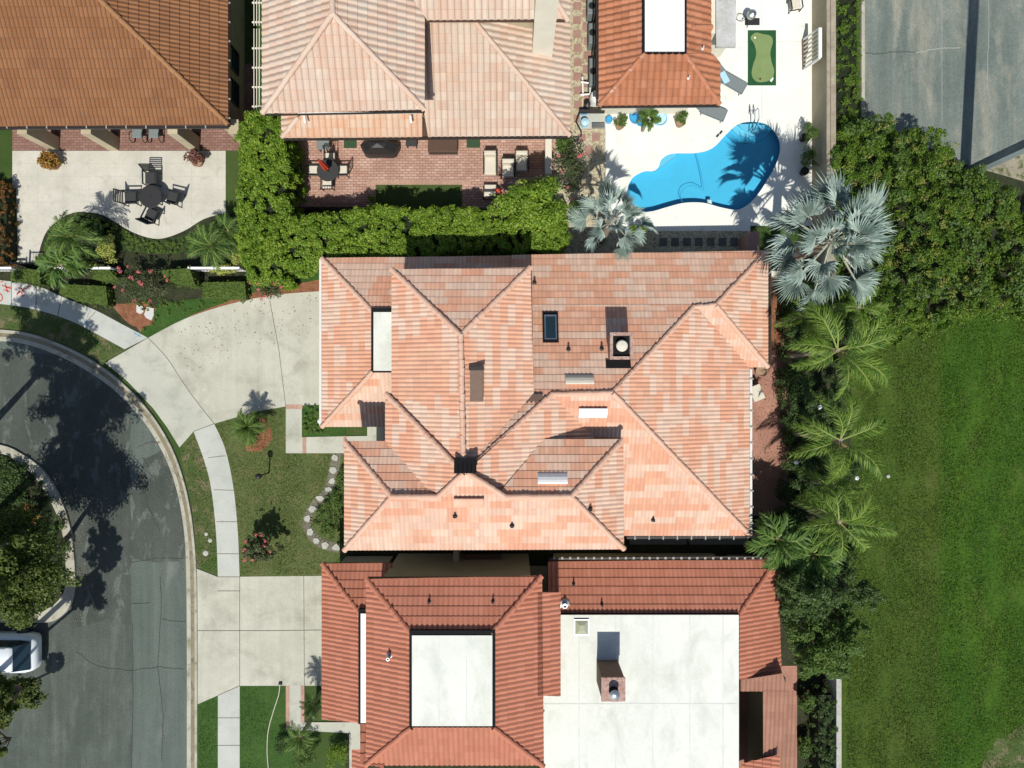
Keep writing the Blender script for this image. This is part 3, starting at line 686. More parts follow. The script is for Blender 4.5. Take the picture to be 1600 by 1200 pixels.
def tile_face(pl_, poly, w, c, A, step, low=0.04):
    """corrugated, stepped tiles over one plane, clipped to the polygon; returns arrays"""
    pts = [pl_.pt(*p) for p in poly]
    u = pl_.u; a_ = (u[1], -u[0])           # along the eave
    ua = [p.x*a_[0]+p.y*a_[1] for p in pts]; ub = [(p.x-pl_.p0.x)*u[0]+(p.y-pl_.p0.y)*u[1] for p in pts]
    i0, i1 = math.floor(min(ua)/w)-1, math.ceil(max(ua)/w)+1
    j0, j1 = math.floor(min(ub)/c)-1, math.ceil(max(ub)/c)+1
    ns = 6
    na = (i1-i0)*ns+1
    av = i0*w + np.arange(na)*w/ns
    prof = A*(0.5+0.5*np.cos(2*np.pi*av/w))**.75
    bs, lift = [], []
    for j in range(j0, j1):
        bs += [j*c, (j+1)*c]; lift += [step, 0.0]
    bs = np.array(bs); lift = np.array(lift)
    AA, BB = np.meshgrid(av, bs)
    jit = np.array([noise.noise(Vector((j*.37, 3.1, 0)))*.01 for j in range(len(bs))])
    Zr = pl_.h + pl_.k*BB + prof[None,:] + lift[:,None]
    X = AA*a_[0] + (BB + pl_.p0.x*u[0]+pl_.p0.y*u[1])*u[0]
    Y = AA*a_[1] + (BB + pl_.p0.x*u[0]+pl_.p0.y*u[1])*u[1]
    nb = len(bs)
    idx = np.arange(nb*na).reshape(nb, na)
    F = np.stack([idx[:-1,:-1], idx[:-1,1:], idx[1:,1:], idx[1:,:-1]], -1).reshape(-1,4)
    V = np.stack([X.ravel(), Y.ravel(), Zr.ravel()], -1)
    # drop quads well outside the polygon
    C = V[F].mean(1)[:, :2]
    area = sum(pts[i-1].x*pts[i].y-pts[i].x*pts[i-1].y for i in range(len(pts)))
    sg = 1 if area > 0 else -1
    keep = np.ones(len(F), bool); edges = []
    for i in range(len(pts)):
        p, q = pts[i-1], pts[i]; d = Vector((q.x-p.x, q.y-p.y)); 
        if d.length < 1e-5: continue
        d.normalize(); nx, ny = -d.y*sg, d.x*sg       # inward normal
        keep &= ((C[:,0]-p.x)*nx + (C[:,1]-p.y)*ny) > -c
        edges.append((p, nx, ny))
    F = F[keep]; used = np.unique(F); remap = -np.ones(len(V), int); remap[used] = np.arange(len(used)); V = V[used]; F = remap[F]
    me = bpy.data.meshes.new('tmp'); me.vertices.add(len(V)); me.vertices.foreach_set('co', V.astype(np.float32).ravel())
    me.loops.add(len(F)*4); me.loops.foreach_set('vertex_index', F.astype(np.int32).ravel())
    me.polygons.add(len(F)); me.polygons.foreach_set('loop_start', np.arange(0,len(F)*4,4,dtype=np.int32)); me.update(calc_edges=True)
    bm = bmesh.new(); bm.from_mesh(me); bpy.data.meshes.remove(me)
    for p, nx, ny in edges:
        bmesh.ops.bisect_plane(bm, geom=bm.verts[:]+bm.edges[:]+bm.faces[:], dist=1e-5, plane_co=(p.x,p.y,0), plane_no=(-nx,-ny,0), clear_outer=True, clear_inner=False)
    bm.verts.ensure_lookup_table(); bm.verts.index_update()
    V = [v.co[:] for v in bm.verts]; F = [[v.index for v in f.verts] for f in bm.faces]; bm.free()
    uv = []
    for f in F:
        cxm = sum(V[i][0] for i in f)/len(f); cym = sum(V[i][1] for i in f)/len(f)
        bc = ((cxm-pl_.p0.x)*u[0]+(cym-pl_.p0.y)*u[1])/c
        jb = math.floor(bc+1e-4)
        for i in f:
            x, y, z = V[i]; ta = (x*a_[0]+y*a_[1])/w + .5; tb = ((x-pl_.p0.x)*u[0]+(y-pl_.p0.y)*u[1])/c
            uv.append((ta, min(max(tb, jb+.001), jb+.999)))
    return V, F, uv

def roof(parent, mat, capmat, faces, caps, w=.2, c=.33, A=.055, step=.045, name='roof', capr=.125):
    VV, FF, UU = [], [], []
    off = wloc(parent)
    for k, (pl_, poly) in enumerate(faces):
        V, F, uv = tile_face(pl_, poly, w, c, A, step)
        n0 = len(VV); VV += [(v[0]-off.x, v[1]-off.y, v[2]-off.z) for v in V]; FF += [[i+n0 for i in f] for f in F]; UU += [(a+37.0*k, b+91.0*k) for a, b in uv]
    me = bpy.data.meshes.new(name); me.from_pydata(VV, [], FF)
    ul = me.uv_layers.new(name='UVMap'); ul.data.foreach_set('uv', np.array(UU, dtype=np.float32).ravel())
    me.update(); ro = link(name, me, mat, parent)
    if caps:
        for a, b in caps:
            mb = MB()
            a = Vector(a); b = Vector(b); L_ = (b-a).length; n = max(1, round(L_/.34)); d = (b-a)/n
            lo_first = a.z <= b.z
            for i in range(n):
                p, q = a+d*i, a+d*(i+1)
                lo, hi = (p, q) if lo_first else (q, p)
                ext = (lo-hi)*.10
                up = Vector((0,0,.035))
                jx = lambda: Vector((random.uniform(-.014,.014), random.uniform(-.014,.014), random.uniform(-.008,.012)))
                mb.tube([lo+ext+up+jx(), hi+up+jx()], [capr*random.uniform(.96,1.05), capr*.84], 10)
            mb.build('ridge_tiles', capmat, ro, smooth=False)
    return ro

def wallbox(parent, x0, y0, x1, y1, h, ins=.45, z0=0.0, mat='stucco', name='wall', ztop=None, insy=None):
    a, b = P(x0,y0,h), P(x1,y1,h); iy = ins if insy is None else insy
    mb = MB(); mb.box(min(a.x,b.x)+ins, min(a.y,b.y)+iy, z0, max(a.x,b.x)-ins, max(a.y,b.y)-iy, (ztop if ztop else h-.2))
    return mb.build(name, M[mat], parent)

def eaveslab(parent, x0, y0, x1, y1, h, mat='fascia', name='eaves', dz=0.0):
    a, b = P(x0,y0,h), P(x1,y1,h)
    mb = MB(); mb.box(min(a.x,b.x)+.05, min(a.y,b.y)+.05, h-.2+dz, max(a.x,b.x)-.05, max(a.y,b.y)-.05, h-.012+dz)
    return mb.build(name, M[mat], parent)

def flatroof(parent, x0, y0, x1, y1, h, mat='flat', up=.16):
    """raised flat roof: black flashed kerb and white membrane"""
    a, b = P(x0,y0,h), P(x1,y1,h); X0,X1,Y0,Y1 = min(a.x,b.x),max(a.x,b.x),min(a.y,b.y),max(a.y,b.y)
    o = MB().box(X0-.10,Y0-.06,h-.9,X1+.10,Y1+.17,h-.03).build('flashing', M['flash'], parent)  # flashing made wider to the north, its black standing in for shade
    mb = MB(); mb.box(X0+.02,Y0+.02,h-.01,X1-.02,Y1-.02,h+.02); return mb.build('flat_roof', M[mat], parent)

def gutterbar(parent, a, b, mat, w=.11, name='gutter'):
    return MB().bar(a, b, w, w).build(name, M[mat], parent)

# ---- main house
k = .42
house = thing('peach_roofed_house', 'large house with patchy peach and pink barrel tile roofs in the middle', 'house', (0,-1,0))
AW = Plane('W',503,500,3,k); AN = Plane('N',560,402,3,k); AS = Plane('S',560,667,3,k)
BN = Plane('N',700,420,6,k); BW = Plane('W',612,500,6,k); BE = Plane('E',829,500,6,k)
DN = Plane('N',1000,395,3,k); MW = Plane('W',602,650,6,k)
CW = Plane('W',538,780,6,k); CN = Plane('N',570,689,6,k); CS = Plane('S',760,859,6,k)
D1E = Plane('E',1200,480,3,k); D1S = Plane('S',1185,574,3,k); D2E = Plane('E',1171,700,3,k); G = Plane('S',1080,837,3,k)
Fp = Plane('E',850,650,6,k); EN = Plane('N',920,686,6,k); EE = Plane('E',974,780,6,k)
kw = dict(w=.187, c=.325, A=.034, step=.027)
lowA = roof(house, M['t_main'], M['cap_main'],
    [(AW,[(503,403),(583,488),(583,580),(503,667)]), (AN,[(503,403),(830,399),(830,470),(650,488),(583,488)]), (AS,[(583,580),(503,667),(604,667),(650,650),(650,580)])],
    [(AW.pt(504,404),AW.pt(583,488)), (AW.pt(504,666),AW.pt(583,580))], **kw)
lowD = roof(house, M['t_main'], M['cap_main'],
    [(DN,[(800,398.5),(1200,391.5),(1118,477),(1085,479),(800,479)]), (DN,[(800,479),(1085,479),(957,614),(862,616),(800,617)]), (DN,[(760,617),(862,616),(727,738),(722,735)]),
     (D1E,[(1200,392),(1118,477),(1200,574)]), (D1S,[(1118,477),(1200,574),(1160,574),(1078,482)]),
     (D2E,[(1085,479),(957,614),(1171,837),(1171,570)]), (G,[(850,617),(957,614),(1171,837),(940,837),(850,720)]),
     (Fp,[(727,738),(862,616),(935,685),(935,720),(790,777)])],
    [(DN.pt(1199,393),DN.pt(1118,477)),(DN.pt(1118,477),DN.pt(1084,480)),(DN.pt(1084,480),DN.pt(957,614)),(DN.pt(957,614),DN.pt(862,616)),(DN.pt(862,616),DN.pt(728,737)),
     (D1E.pt(1199,573),D1E.pt(1118,477)),(D2E.pt(1171,836),D2E.pt(957,614))], **kw)
up = roof(house, M['t_main'], M['cap_main'],
    [(BN,[(612,421),(829,418),(720,525)]), (BW,[(612,421),(720,524),(724,738),(612,626)]), (BE,[(829,418),(720,524),(724,735),(834,614)]),
     (MW,[(602,614),(724,738),(680,778),(602,694)]), (DN,[(602,614),(626,614),(724,712),(724,738)]),
     (CW,[(538,689),(612,776),(538,860)]), (CN,[(538,689),(604,689),(694,776),(612,776)]), 
     (CS,[(538,860),(612,776),(892,776),(975,858)]), (CS,[(683,776),(727,735),(792,776)]),
     (EN,[(974,686),(850,686),(775,776),(892,776)]), (EE,[(974,686),(892,776),(975,858)])],
    [(BW.pt(613,422),BW.pt(720,524)),(BE.pt(828,419),BE.pt(720,524)),(BW.pt(720,524),BW.pt(724,722)),(MW.pt(603,615),MW.pt(724,738)),
     (CW.pt(539,690),CW.pt(612,776)),(CW.pt(539,859),CW.pt(612,776)),(CS.pt(612,776),CS.pt(684,776)),(CS.pt(684,776),CS.pt(724,739)),(CS.pt(730,738),CS.pt(790,776)),(CS.pt(790,776),CS.pt(892,776)),
     (EE.pt(973,687),EE.pt(892,776)),(EE.pt(974,857),EE.pt(892,776))], **kw)
for r4 in ((503,403,650,667),(640,402,860,560),(828,397,1200,574)): wallbox(house,*r4,3); eaveslab(house,*r4,3, 'white_gutter' if r4[0]==503 else 'fascia')
wallbox(house,850,560,1171,837,3); eaveslab(house,850,560,1171,837,3,dz=-.003)
for q, r4 in enumerate(((612,421,829,640),(602,614,850,720),(538,689,975,859))): wallbox(house,*r4,6, z0=.5); eaveslab(house,*r4,6, dz=-.003*q)
flatroof(house, 583, 487, 640, 580, 4.28, 'flat')
# garage doors and windows on the walls
def face_box(parent, name, mat, x0,y0,z0,x1,y1,z1): return MB().box(x0,y0,z0,x1,y1,z1).build(name, M[mat], parent)
gx = P(503,500,3).x+.45
gd = face_box(house,'garage_door','white', gx-.05,-.6,.06,gx+.0-.003,4.2,2.4)
def window(parent, x, y, z, w, h, nrm, mat='white'):
    """framed window on a wall; nrm is the outward direction"""
    nx, ny = nrm; tx, ty = -ny, nx
    a = Vector((x,y,z)); t = Vector((tx,ty,0)); n_ = Vector((nx,ny,0))
    mb = MB()
    for s_ in (-1,1):
        mb.bar(a+t*s_*w/2+n_*.03, a+t*s_*w/2+n_*.03+Vector((0,0,h)), .07)
    mb.bar(a-t*w/2+n_*.031, a+t*w/2+n_*.031, .08); mb.bar(a-t*w/2+n_*.031+Vector((0,0,h)), a+t*w/2+n_*.031+Vector((0,0,h)), .08); mb.bar(a+n_*.029+Vector((0,0,h/2))-t*w/2, a+n_*.029+Vector((0,0,h/2))+t*w/2, .04)
    wi = mb.build('window', M[mat], parent)
    g = MB(); c0 = a-t*(w/2-.02)+n_*.012; c1 = a+t*(w/2-.02)+n_*.012
    g.add([c0+Vector((0,0,.02)),c1+Vector((0,0,.02)),c1+Vector((0,0,h-.02)),c0+Vector((0,0,h-.02))],[(0,1,2,3)]); g.build('pane', M['glass'], wi)
yS = P(760,859,6).y+.45; xW = P(538,700,6).x+.45; yN = P(900,397,3).y-.45; xE = P(1200,480,3).x-.45; xE2 = P(1171,700,3).x-.45
for x in (-5.5,-2.5,.5,3): window(house,x,yS,1.0,1.2,1.4,(0,-1)); window(house,x,yS,3.9,1.2,1.3,(0,-1))
for y in (-3.6,-5.6): window(house,xW,y,1.0,1.1,1.5,(-1,0)); window(house,xW,y,3.9,1.1,1.3,(-1,0))
for x in (3,6,9): window(house,x,yN,1.0,1.3,1.3,(0,1))
for y in (1.8,4.4): window(house,xE,y,1.0,1.4,1.3,(1,0))
for y in (-2,-4.6): window(house,xE2,y,.3,1.6,2.0,(1,0))
for x in (7.2,9.6): window(house,x,P(1080,837,3).y+.45,.9,1.3,1.3,(0,-1))
# gutters
gutterbar(house, P(1173,577,2.95), P(1173,838,2.95), 'white_gutter'); gutterbar(house, P(979,840,2.95), P(1172,839,2.95), 'dark_gutter'); 
def bracket(p, *b): MB().box(*b).build('gutter_bracket', M['grey_bracket'], p)
for i in range(9): a = P(992+i*22,840,3.0); bracket(house, a.x-.03,a.y-.09,2.98,a.x+.03,a.y+.08,3.06)
for i in range(10): a = P(1174,592+i*25,3.0); bracket(house, a.x-.09,a.y-.03,2.98,a.x+.09,a.y+.03,3.06)
gutterbar(house, P(501,405,2.95), P(501,665,2.95), 'white_gutter'); gutterbar(house, P(1203,393,2.95), P(1203,572,2.95), 'dark_gutter')
# roof fittings
def hood_vent(plane, px, py, up_dir, parent, mat='white', w=1.25, d=.42):
    c = plane.pt(px,py); s_ = 1 if up_dir == 'S' else -1      # opening towards the eave
    mb = MB(); prof = [(0,.20),(.06,.23),(.16,.23),(.28,.19),(.38,.10),(.42,.05)]
    vs = []
    for sx in (-w/2, w/2):
        for (y,z) in prof: vs.append((c.x+sx, c.y-s_*(y-.2), plane.z(c.x,c.y-s_*(y-.2))+z+.04))
        for (y,z) in prof[::-1]: vs.append((c.x+sx, c.y-s_*(y-.2), plane.z(c.x,c.y-s_*(y-.2))+.0))
    m = len(prof)*2
    fs = [(i,(i+1)%m,m+(i+1)%m,m+i) for i in range(m)] + [tuple(range(m-1,-1,-1)), tuple(range(m,2*m))]
    mb.add(vs, fs); return mb.build('roof_vent', M[mat], parent)
hood_vent(DN, 905, 593, 'N', lowD, 'cream'); hood_vent(G, 926, 645, 'S', lowD, 'white'); hood_vent(EN, 863, 747, 'N', up, 'white'); hood_vent(CS, 733, 785, 'S', up, 'cap_main')
def pipe(plane, px, py, parent, hh=.35, r=.05, mat='dark_plastic'):
    c = plane.pt(px,py); mb = MB().lathe([(r*2.4,-.05),(r*2.0,.08),(r,.1),(r,hh),(r*.7,hh),(r*.7,hh-.1)], (c.x,c.y,c.z), 10); return mb.build('vent_pipe', M[mat], parent)
for pl_, x, y in ((CS,711,806),(CS,800,821),(G,1020,812),(DN,835,442),(DN,888,546),(DN,940,545),(EE,922,795)): pipe(pl_, x, y, lowD if pl_ in (DN,G) else up)
# brown box vent on the east slope
c = BE.pt(745,602); mb = MB(); mb.box(c.x-.27,c.y-.68,c.z-.2,c.x+.27,c.y+.68,c.z+.32); bv = mb.build('box_vent', M['chimney_brown'], up)
MB().box(c.x-.32,c.y+.62,c.z+.31,c.x+.32,c.y+.78,c.z+.37).build('vent_cap', M['dark_gutter'], bv)
c = CS.pt(727,728); mb = MB(); 
for i in range(5): mb.tube([(c.x-.36+i*.18,c.y+.3,c.z-.06),(c.x-.36+i*.18,c.y-.28,c.z+.10)], .1, 8)
mb.box(c.x-.42,c.y-.25,c.z-.3,c.x+.42,c.y+.28,c.z+.03); mb.build('saddle_flashing', M['flash'], up)
# skylight
c = DN.pt(860,511); 
def tilt_box(plane, cx_, cy_, w, d, z0, z1):
    vs = []
    for z in (z0,z1):
        for (x,y) in ((-w/2,-d/2),(w/2,-d/2),(w/2,d/2),(-w/2,d/2)): vs.append((cx_+x,cy_+y,plane.z(cx_+x,cy_+y)+z))
    return vs, [(3,2,1,0),(4,5,6,7),(0,1,5,4),(1,2,6,5),(2,3,7,6),(3,0,4,7)]
sk = MB().add(*tilt_box(DN,c.x,c.y,.72,1.46,-.1,.085)).build('skylight', M['flash'], lowD)
mb = MB()
for dx in (-.25,.25): 
    a = tilt_box(DN,c.x+dx,c.y+.0,.06,1.16,.08,.17); mb.add(*a)
for dy in (-.55,.55): mb.add(*tilt_box(DN,c.x,c.y+dy,.56,.06,.081,.172))
mb.build('skylight_frame', M['metal'], sk); MB().add(*tilt_box(DN,c.x,c.y,.46,1.06,.082,.14)).build('pane', M['glass'], sk)
# chimney on the north slope
c = DN.pt(964,543); ch = MB().box(c.x-.43,c.y-.52,c.z-.5,c.x+.43,c.y+.52,c.z+1.15).build('chimney', M['chimney_pink'], house)
mb = MB()
for (x0,y0,x1,y1) in ((-.5,-.58,.5,-.45),(-.5,.45,.5,.58),(-.5,-.45,-.37,.45),(.37,-.45,.5,.45)): mb.box(c.x+x0,c.y+y0,c.z+1.15,c.x+x1,c.y+y1,c.z+1.30)
mb.build('chimney_rim', M['chimney_pink'], ch); MB().box(c.x-.36,c.y-.44,c.z+1.152,c.x+.36,c.y+.44,c.z+1.16).build('flue_plate', M['flash'], ch)
MB().lathe([(.14,1.16),(.14,1.38),(.22,1.38),(.25,1.42),(.21,1.47),(.03,1.5)], (c.x,c.y,c.z), 20).build('chimney_pot', M['cream'], ch, smooth=False)
mb = MB(); mb.add(*tilt_box(DN,c.x,c.y-.75,1.1,.38,-.02,.11)); mb.build('chimney_flashing', M['flash'], ch)

# ---- red-roofed house at the bottom
hs4 = thing('red_roofed_house', 'big house with deep red barrel tiles and wide white flat roofs', 'house', (1,-13,0))
kw = dict(w=.215, c=.37, A=.05, step=.036)
LW4 = Plane('W',503,1000,3,k); LN4 = Plane('N',560,879,3,k); UW4 = Plane('W',572,1000,6.2,k); UN4 = Plane('N',700,901,6.2,k); UE4 = Plane('E',847,1000,6.2,k); US4 = Plane('S',700,1195,6.2,k)
RN4 = Plane('N',1000,875,3,k); RE4 = Plane('E',1217,1000,3,k); QS4 = Plane('S',1200,1330,2.9,.10)
r_low = roof(hs4, M['t_red'], M['cap_red'], [(LW4,[(503,880),(564,960),(564,1130),(503,1123)]), (LN4,[(503,880),(613,879),(613,960),(564,960)])], [(LW4.pt(504,881),LW4.pt(564,960))], **kw)
roof(hs4, M['t_red'], M['cap_red'], [(LW4,[(550,1170),(575,1170),(575,1330),(550,1330)])], [], **kw)
roof(hs4, M['t_red'], M['cap_red'], [(LN4,[(563,1130),(600,1130),(600,1200),(563,1190)])], [], **kw)
r_east = roof(hs4, M['t_red'], M['cap_red'], [(RN4,[(856,877),(1215,873),(1155,959),(856,959)]), (RE4,[(1215,873),(1155,959),(1155,1062),(1221,1052)])],
     [(RN4.pt(1214,874),RN4.pt(1156,958))], **kw)
r_up = roof(hs4, M['t_red'], M['cap_red'], [(UW4,[(572,904),(643,990),(643,1136),(572,1195)]), (UN4,[(572,904),(643,990),(768,990),(847,899)]),
     (UE4,[(847,899),(768,990),(770,1136),(850,1198)]), (UE4,[(840,925),(876,925),(876,1087),(840,1087)]), (US4,[(643,1136),(770,1136),(848,1195),(572,1195)])],
     [(UW4.pt(573,905),UW4.pt(643,990)),(UE4.pt(846,900),UE4.pt(768,990)),(UW4.pt(572,1194),UW4.pt(643,1136)),(UE4.pt(848,1196),UE4.pt(770,1136))], **kw)
r_q = roof(hs4, M['t_pinkbrown'], M['cap_red'], [(QS4,[(1157,1062),(1222,1052),(1232,1080),(1157,1080)]), (QS4,[(1192,1079),(1244,1079),(1246,1330),(1192,1330)])], [], w=.2, c=.37, A=.035, step=.02)
r_q2 = roof(hs4, M['t_red'], M['cap_red'], [(Plane('W',1150,1190,3.2,.3),[(1158,1192),(1218,1178),(1218,1330),(1158,1330)])], [], **kw)
wallbox(hs4,503,879,612,1128,3); eaveslab(hs4,503,879,612,1124,3)
wallbox(hs4,572,901,847,1195,6.2,z0=.4); eaveslab(hs4,572,901,847,1195,6.2)
wallbox(hs4,857,875,1155,1330,3,z0=.1,ins=.4); eaveslab(hs4,857,875,1217,1052,3,dz=-.003)
wallbox(hs4,1150,875,1217,1052,3,ins=.5); wallbox(hs4,1192,1052,1240,1330,3,ins=.3,z0=.05)
flatroof(hs4,563,958,600,1130,4.05,'flat_bright'); flatroof(hs4,643,992,770,1135,7.25,'flat')
fb = P(0,1500,4.15).y
a = P(846,960,4.15); b = P(1155,1330,4.15)
MB().box(a.x,b.y,3.0,b.x,a.y,4.128).build('flashing', M['flash'], hs4); MB().box(a.x+.02,b.y,4.13,b.x-.02,a.y-.02,4.17).build('flat_roof', M['flat'], hs4)
for i, x in enumerate((905, 962, 1020, 1078, 1130)):
    p, q = P(x,963,4.175), P(x,1325,4.175); MB().box(p.x-.03,q.y,4.168,p.x+.03,p.y,4.176).build('membrane_seam', M['seam'], hs4)
p, q = P(850,1100,4.175), P(1152,1100,4.175); MB().box(p.x,p.y-.03,4.1685,q.x,p.y+.03,4.1775).build('membrane_seam', M['seam'], hs4)
for x in (686,729):
    p, q = P(x,994,7.27), P(x,1133,7.27); MB().box(p.x-.025,q.y,7.268,p.x+.025,p.y,7.276).build('membrane_seam', M['seam'], hs4)
# chimney
c0, c1 = P(932,1031,4.15), P(965,1064,4.15)
ch = MB().box(c0.x,c1.y,4.1,c1.x,c0.y,6.05).build('chimney', M['chimney_brown'], hs4)
MB().box(c0.x-.03,c1.y-.03,6.05,c1.x+.03,c0.y+.03,6.13).build('chimney_cap', M['chimney_pink'], ch)
mx, my = (c0.x+c1.x)/2, (c0.y+c1.y)/2-.05
MB().lathe([(.2,6.13),(.2,6.42),(.17,6.42),(.17,6.2)], (mx,my,0), 16).build('flue', M['flash'], ch); MB().lathe([(.19,6.5),(.22,6.53),(.1,6.58),(.02,6.6)], (mx,my,0), 16).build('rain_cap', M['metal'], ch)
# skylight dome
a, b = P(897,967,4.17), P(920,992,4.17); cx_, cy_ = (a.x+b.x)/2, (a.y+b.y)/2
dm = MB(); w2, d2 = abs(b.x-a.x)/2, abs(b.y-a.y)/2
dm.box(cx_-w2,cy_-d2,4.17,cx_+w2,cy_+d2,4.25); sk = dm.build('skylight', M['metal'], hs4)
g = MB(); g.add([(cx_-w2*.9,cy_-d2*.9,4.25),(cx_+w2*.9,cy_-d2*.9,4.25),(cx_+w2*.9,cy_+d2*.9,4.25),(cx_-w2*.9,cy_+d2*.9,4.25),(cx_-w2*.35,cy_-d2*.35,4.36),(cx_+w2*.35,cy_-d2*.35,4.36),(cx_+w2*.35,cy_+d2*.35,4.36),(cx_-w2*.35,cy_+d2*.35,4.36)],
  [(0,1,5,4),(1,2,6,5),(2,3,7,6),(3,0,4,7),(4,5,6,7)]); g.build('dome', plain('smoky_acrylic',(.35,.37,.26),.12,spec=.7), sk)
for pl_, x, y, m_ in ((UN4,671,939,'dark_plastic'),(UN4,770,939,'dark_plastic'),(RN4,896,912,'dark_plastic'),(RN4,940,944,'dark_plastic')): pipe(pl_,x,y,hs4,.3,.04,m_)
pipe(UW4,609,1024,hs4,.45,.07,'metal'); pipe(RN4,882,944,hs4,.3,.12,'metal')
gutterbar(hs4, P(858,873,2.97), P(1213,870,2.97), 'dark_gutter', .09)
for i in range(28): a = P(866+i*12.4,872,3.0); bracket(hs4, a.x-.05,a.y-.05,2.99,a.x+.05,a.y+.06,3.05)
# walls in the alley
def lowwall(label, x0,y0,x1,y1,h,mat='stucco',top=None, name='garden_wall', cap=.03):
    a,b = P(x0,y0,h),P(x1,y1,h); X0,X1,Y0,Y1 = min(a.x,b.x),max(a.x,b.x),min(a.y,b.y),max(a.y,b.y)
    t = thing(name, label, 'wall', ((X0+X1)/2,(Y0+Y1)/2,0))
    MB().box(X0,Y0,0,X1,Y1,h-.06).build('wall_body', M[mat], t); MB().box(X0-cap,Y0-cap,h-.06,X1+cap,Y1+cap,h).build('coping', M[top or mat], t); return t
lowwall('short beige wall crossing the dark alley between peach and red houses', 709,862,716,902,2.0,'stucco')
lowwall('thin dark wall closing the alley by the southeast corner of the peach house', 1176,838,1230,842,1.6,'stucco')
MB_ = MB()
for i in range(5):
    a = P(654+i*7,886,.3); MB_.box(a.x-.06,a.y-.07,.02,a.x+.08,a.y+.07,.3)
tag(MB_.build('meter_boxes', M['white']), 'row of small white boxes on the beige slab beside the red house', 'utility boxes')
for i,(x,ww) in enumerate(((725,58),(985,88),(1078,88))):
    a, b = P(x,866 if i==0 else 842,1.6), P(x+ww,880 if i==0 else 851,1.6)
    mb = MB().box(a.x,b.y,1.45,b.x,a.y,1.6); 
    for xx in (a.x+.1,b.x-.1): mb.box(xx-.05,b.y+.05,.02,xx+.05,b.y+.15,1.449)
    lab = ['brown slatted cover over the alley beside the beige wall','left of two brown covers below the peach house south eave','right of two brown covers below the peach house south eave'][i]
    tag(mb.build('alley_cover', M['fascia'] if i==0 else plain('dull_panel',(.16,.15,.11),.8)), lab, 'cover')
# courtyard of red house
sheet('courtyard_floor', [rect(1150,1040,1245,1330)], 10*Z, M['terracotta'])

# ---- cream-roofed house (top middle)
hs2 = thing('cream_roofed_house', 'house with weathered cream and pink tile roofs beside the brick patio', 'house', (-5,15,0))
k2 = .5
W2 = Plane('W',410,100,6.2,k2); S2 = Plane('S',530,174,6.2,k2); E2 = Plane('E',664,100,6.2,k2); S22 = Plane('S',750,33,6.2,k2); E22 = Plane('E',888,0,6.2,k2)
LS2 = Plane('S',650,214.5,3,.4); LE2 = Plane('E',891,100,3,.4); LW2 = Plane('W',440,200,3,.4)
kw = dict(w=.29, c=.37, A=.06, step=.04)
r2u = roof(hs2, M['t_cream'], M['cap_cream'], [(W2,[(410,178),(520,22),(520,-250),(410,-250)]), (S2,[(410,178),(520,22),(664,172)]), (E2,[(664,172),(520,22),(520,-250),(664,-250)]),
     (S22,[(605,-60),(668,33),(888,31),(800,-110)]), (E22,[(888,31),(800,-110),(800,-250),(888,-250)])],
     [(W2.pt(411,177),W2.pt(520,22)),(E2.pt(663,171),E2.pt(520,22)),(W2.pt(520,22),W2.pt(520,-240)),(S22.pt(887,32),S22.pt(800,-108))], **kw)
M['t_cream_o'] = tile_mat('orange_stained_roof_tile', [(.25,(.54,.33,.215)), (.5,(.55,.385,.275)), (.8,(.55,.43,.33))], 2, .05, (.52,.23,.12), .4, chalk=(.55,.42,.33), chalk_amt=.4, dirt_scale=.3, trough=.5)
roof(hs2, M['t_cream_o'], M['cap_cream'], [(LS2,[(440,216),(660,214.6),(660,160),(500,150),(466,184)]), (LW2,[(440,216),(466,184),(466,120),(440,120)])], [(LS2.pt(441,215),LS2.pt(466,184))], **kw)
r2l = roof(hs2, M['t_cream'], M['cap_cream'], [(LS2,[(660,214.6),(891,213),(743,36),(640,30),(650,100),(660,160)]), (LE2,[(891,213),(743,36),(743,-250),(891,-250)])],
     [(LS2.pt(890,212),LS2.pt(743,36))], **kw)
wallbox(hs2,410,-250,664,174,6.2,z0=.3,insy=1.0); eaveslab(hs2,410,-250,664,174,6.2); wallbox(hs2,640,-250,888,33,6.2,z0=.3,insy=.9); eaveslab(hs2,640,-250,888,33,6.2,dz=-.003)
wallbox(hs2,440,-250,891,214,3,insy=1.0,ins=.5); eaveslab(hs2,440,-250,891,214,3)
c = LS2.pt(847,72)
ch = MB().box(.95,c.y,2.5,1.88,c.y+.9,9.6).build('chimney', M['stucco_pale'], hs2); MB().box(.88,c.y-.07,9.6,1.95,c.y+.97,9.75).build('chimney_cap', M['stucco_pale'], ch)
gutterbar(hs2, P(466,181,3.95)+Vector((0,.1,0)), P(652,179,3.95)+Vector((0,.1,0)), 'white_gutter', .1)
for x in (475,641):
    a = P(x,184,3.9); MB().bar(a+Vector((0,.1,0)), a+Vector((.03,-.22,-.1)), .09).build('downpipe', M['white_gutter'], hs2)
gutterbar(hs2, P(441,218,2.95), P(890,215,2.95), 'dark_gutter', .09); gutterbar(hs2, P(410,180,6.15), P(664,175,6.15), 'dark_gutter', .06)
for x in (-9,-6.5,-3.5,-.5): window(hs2,x,P(650,214,3).y+1.0,.1,1.7,2.1,(0,-1))

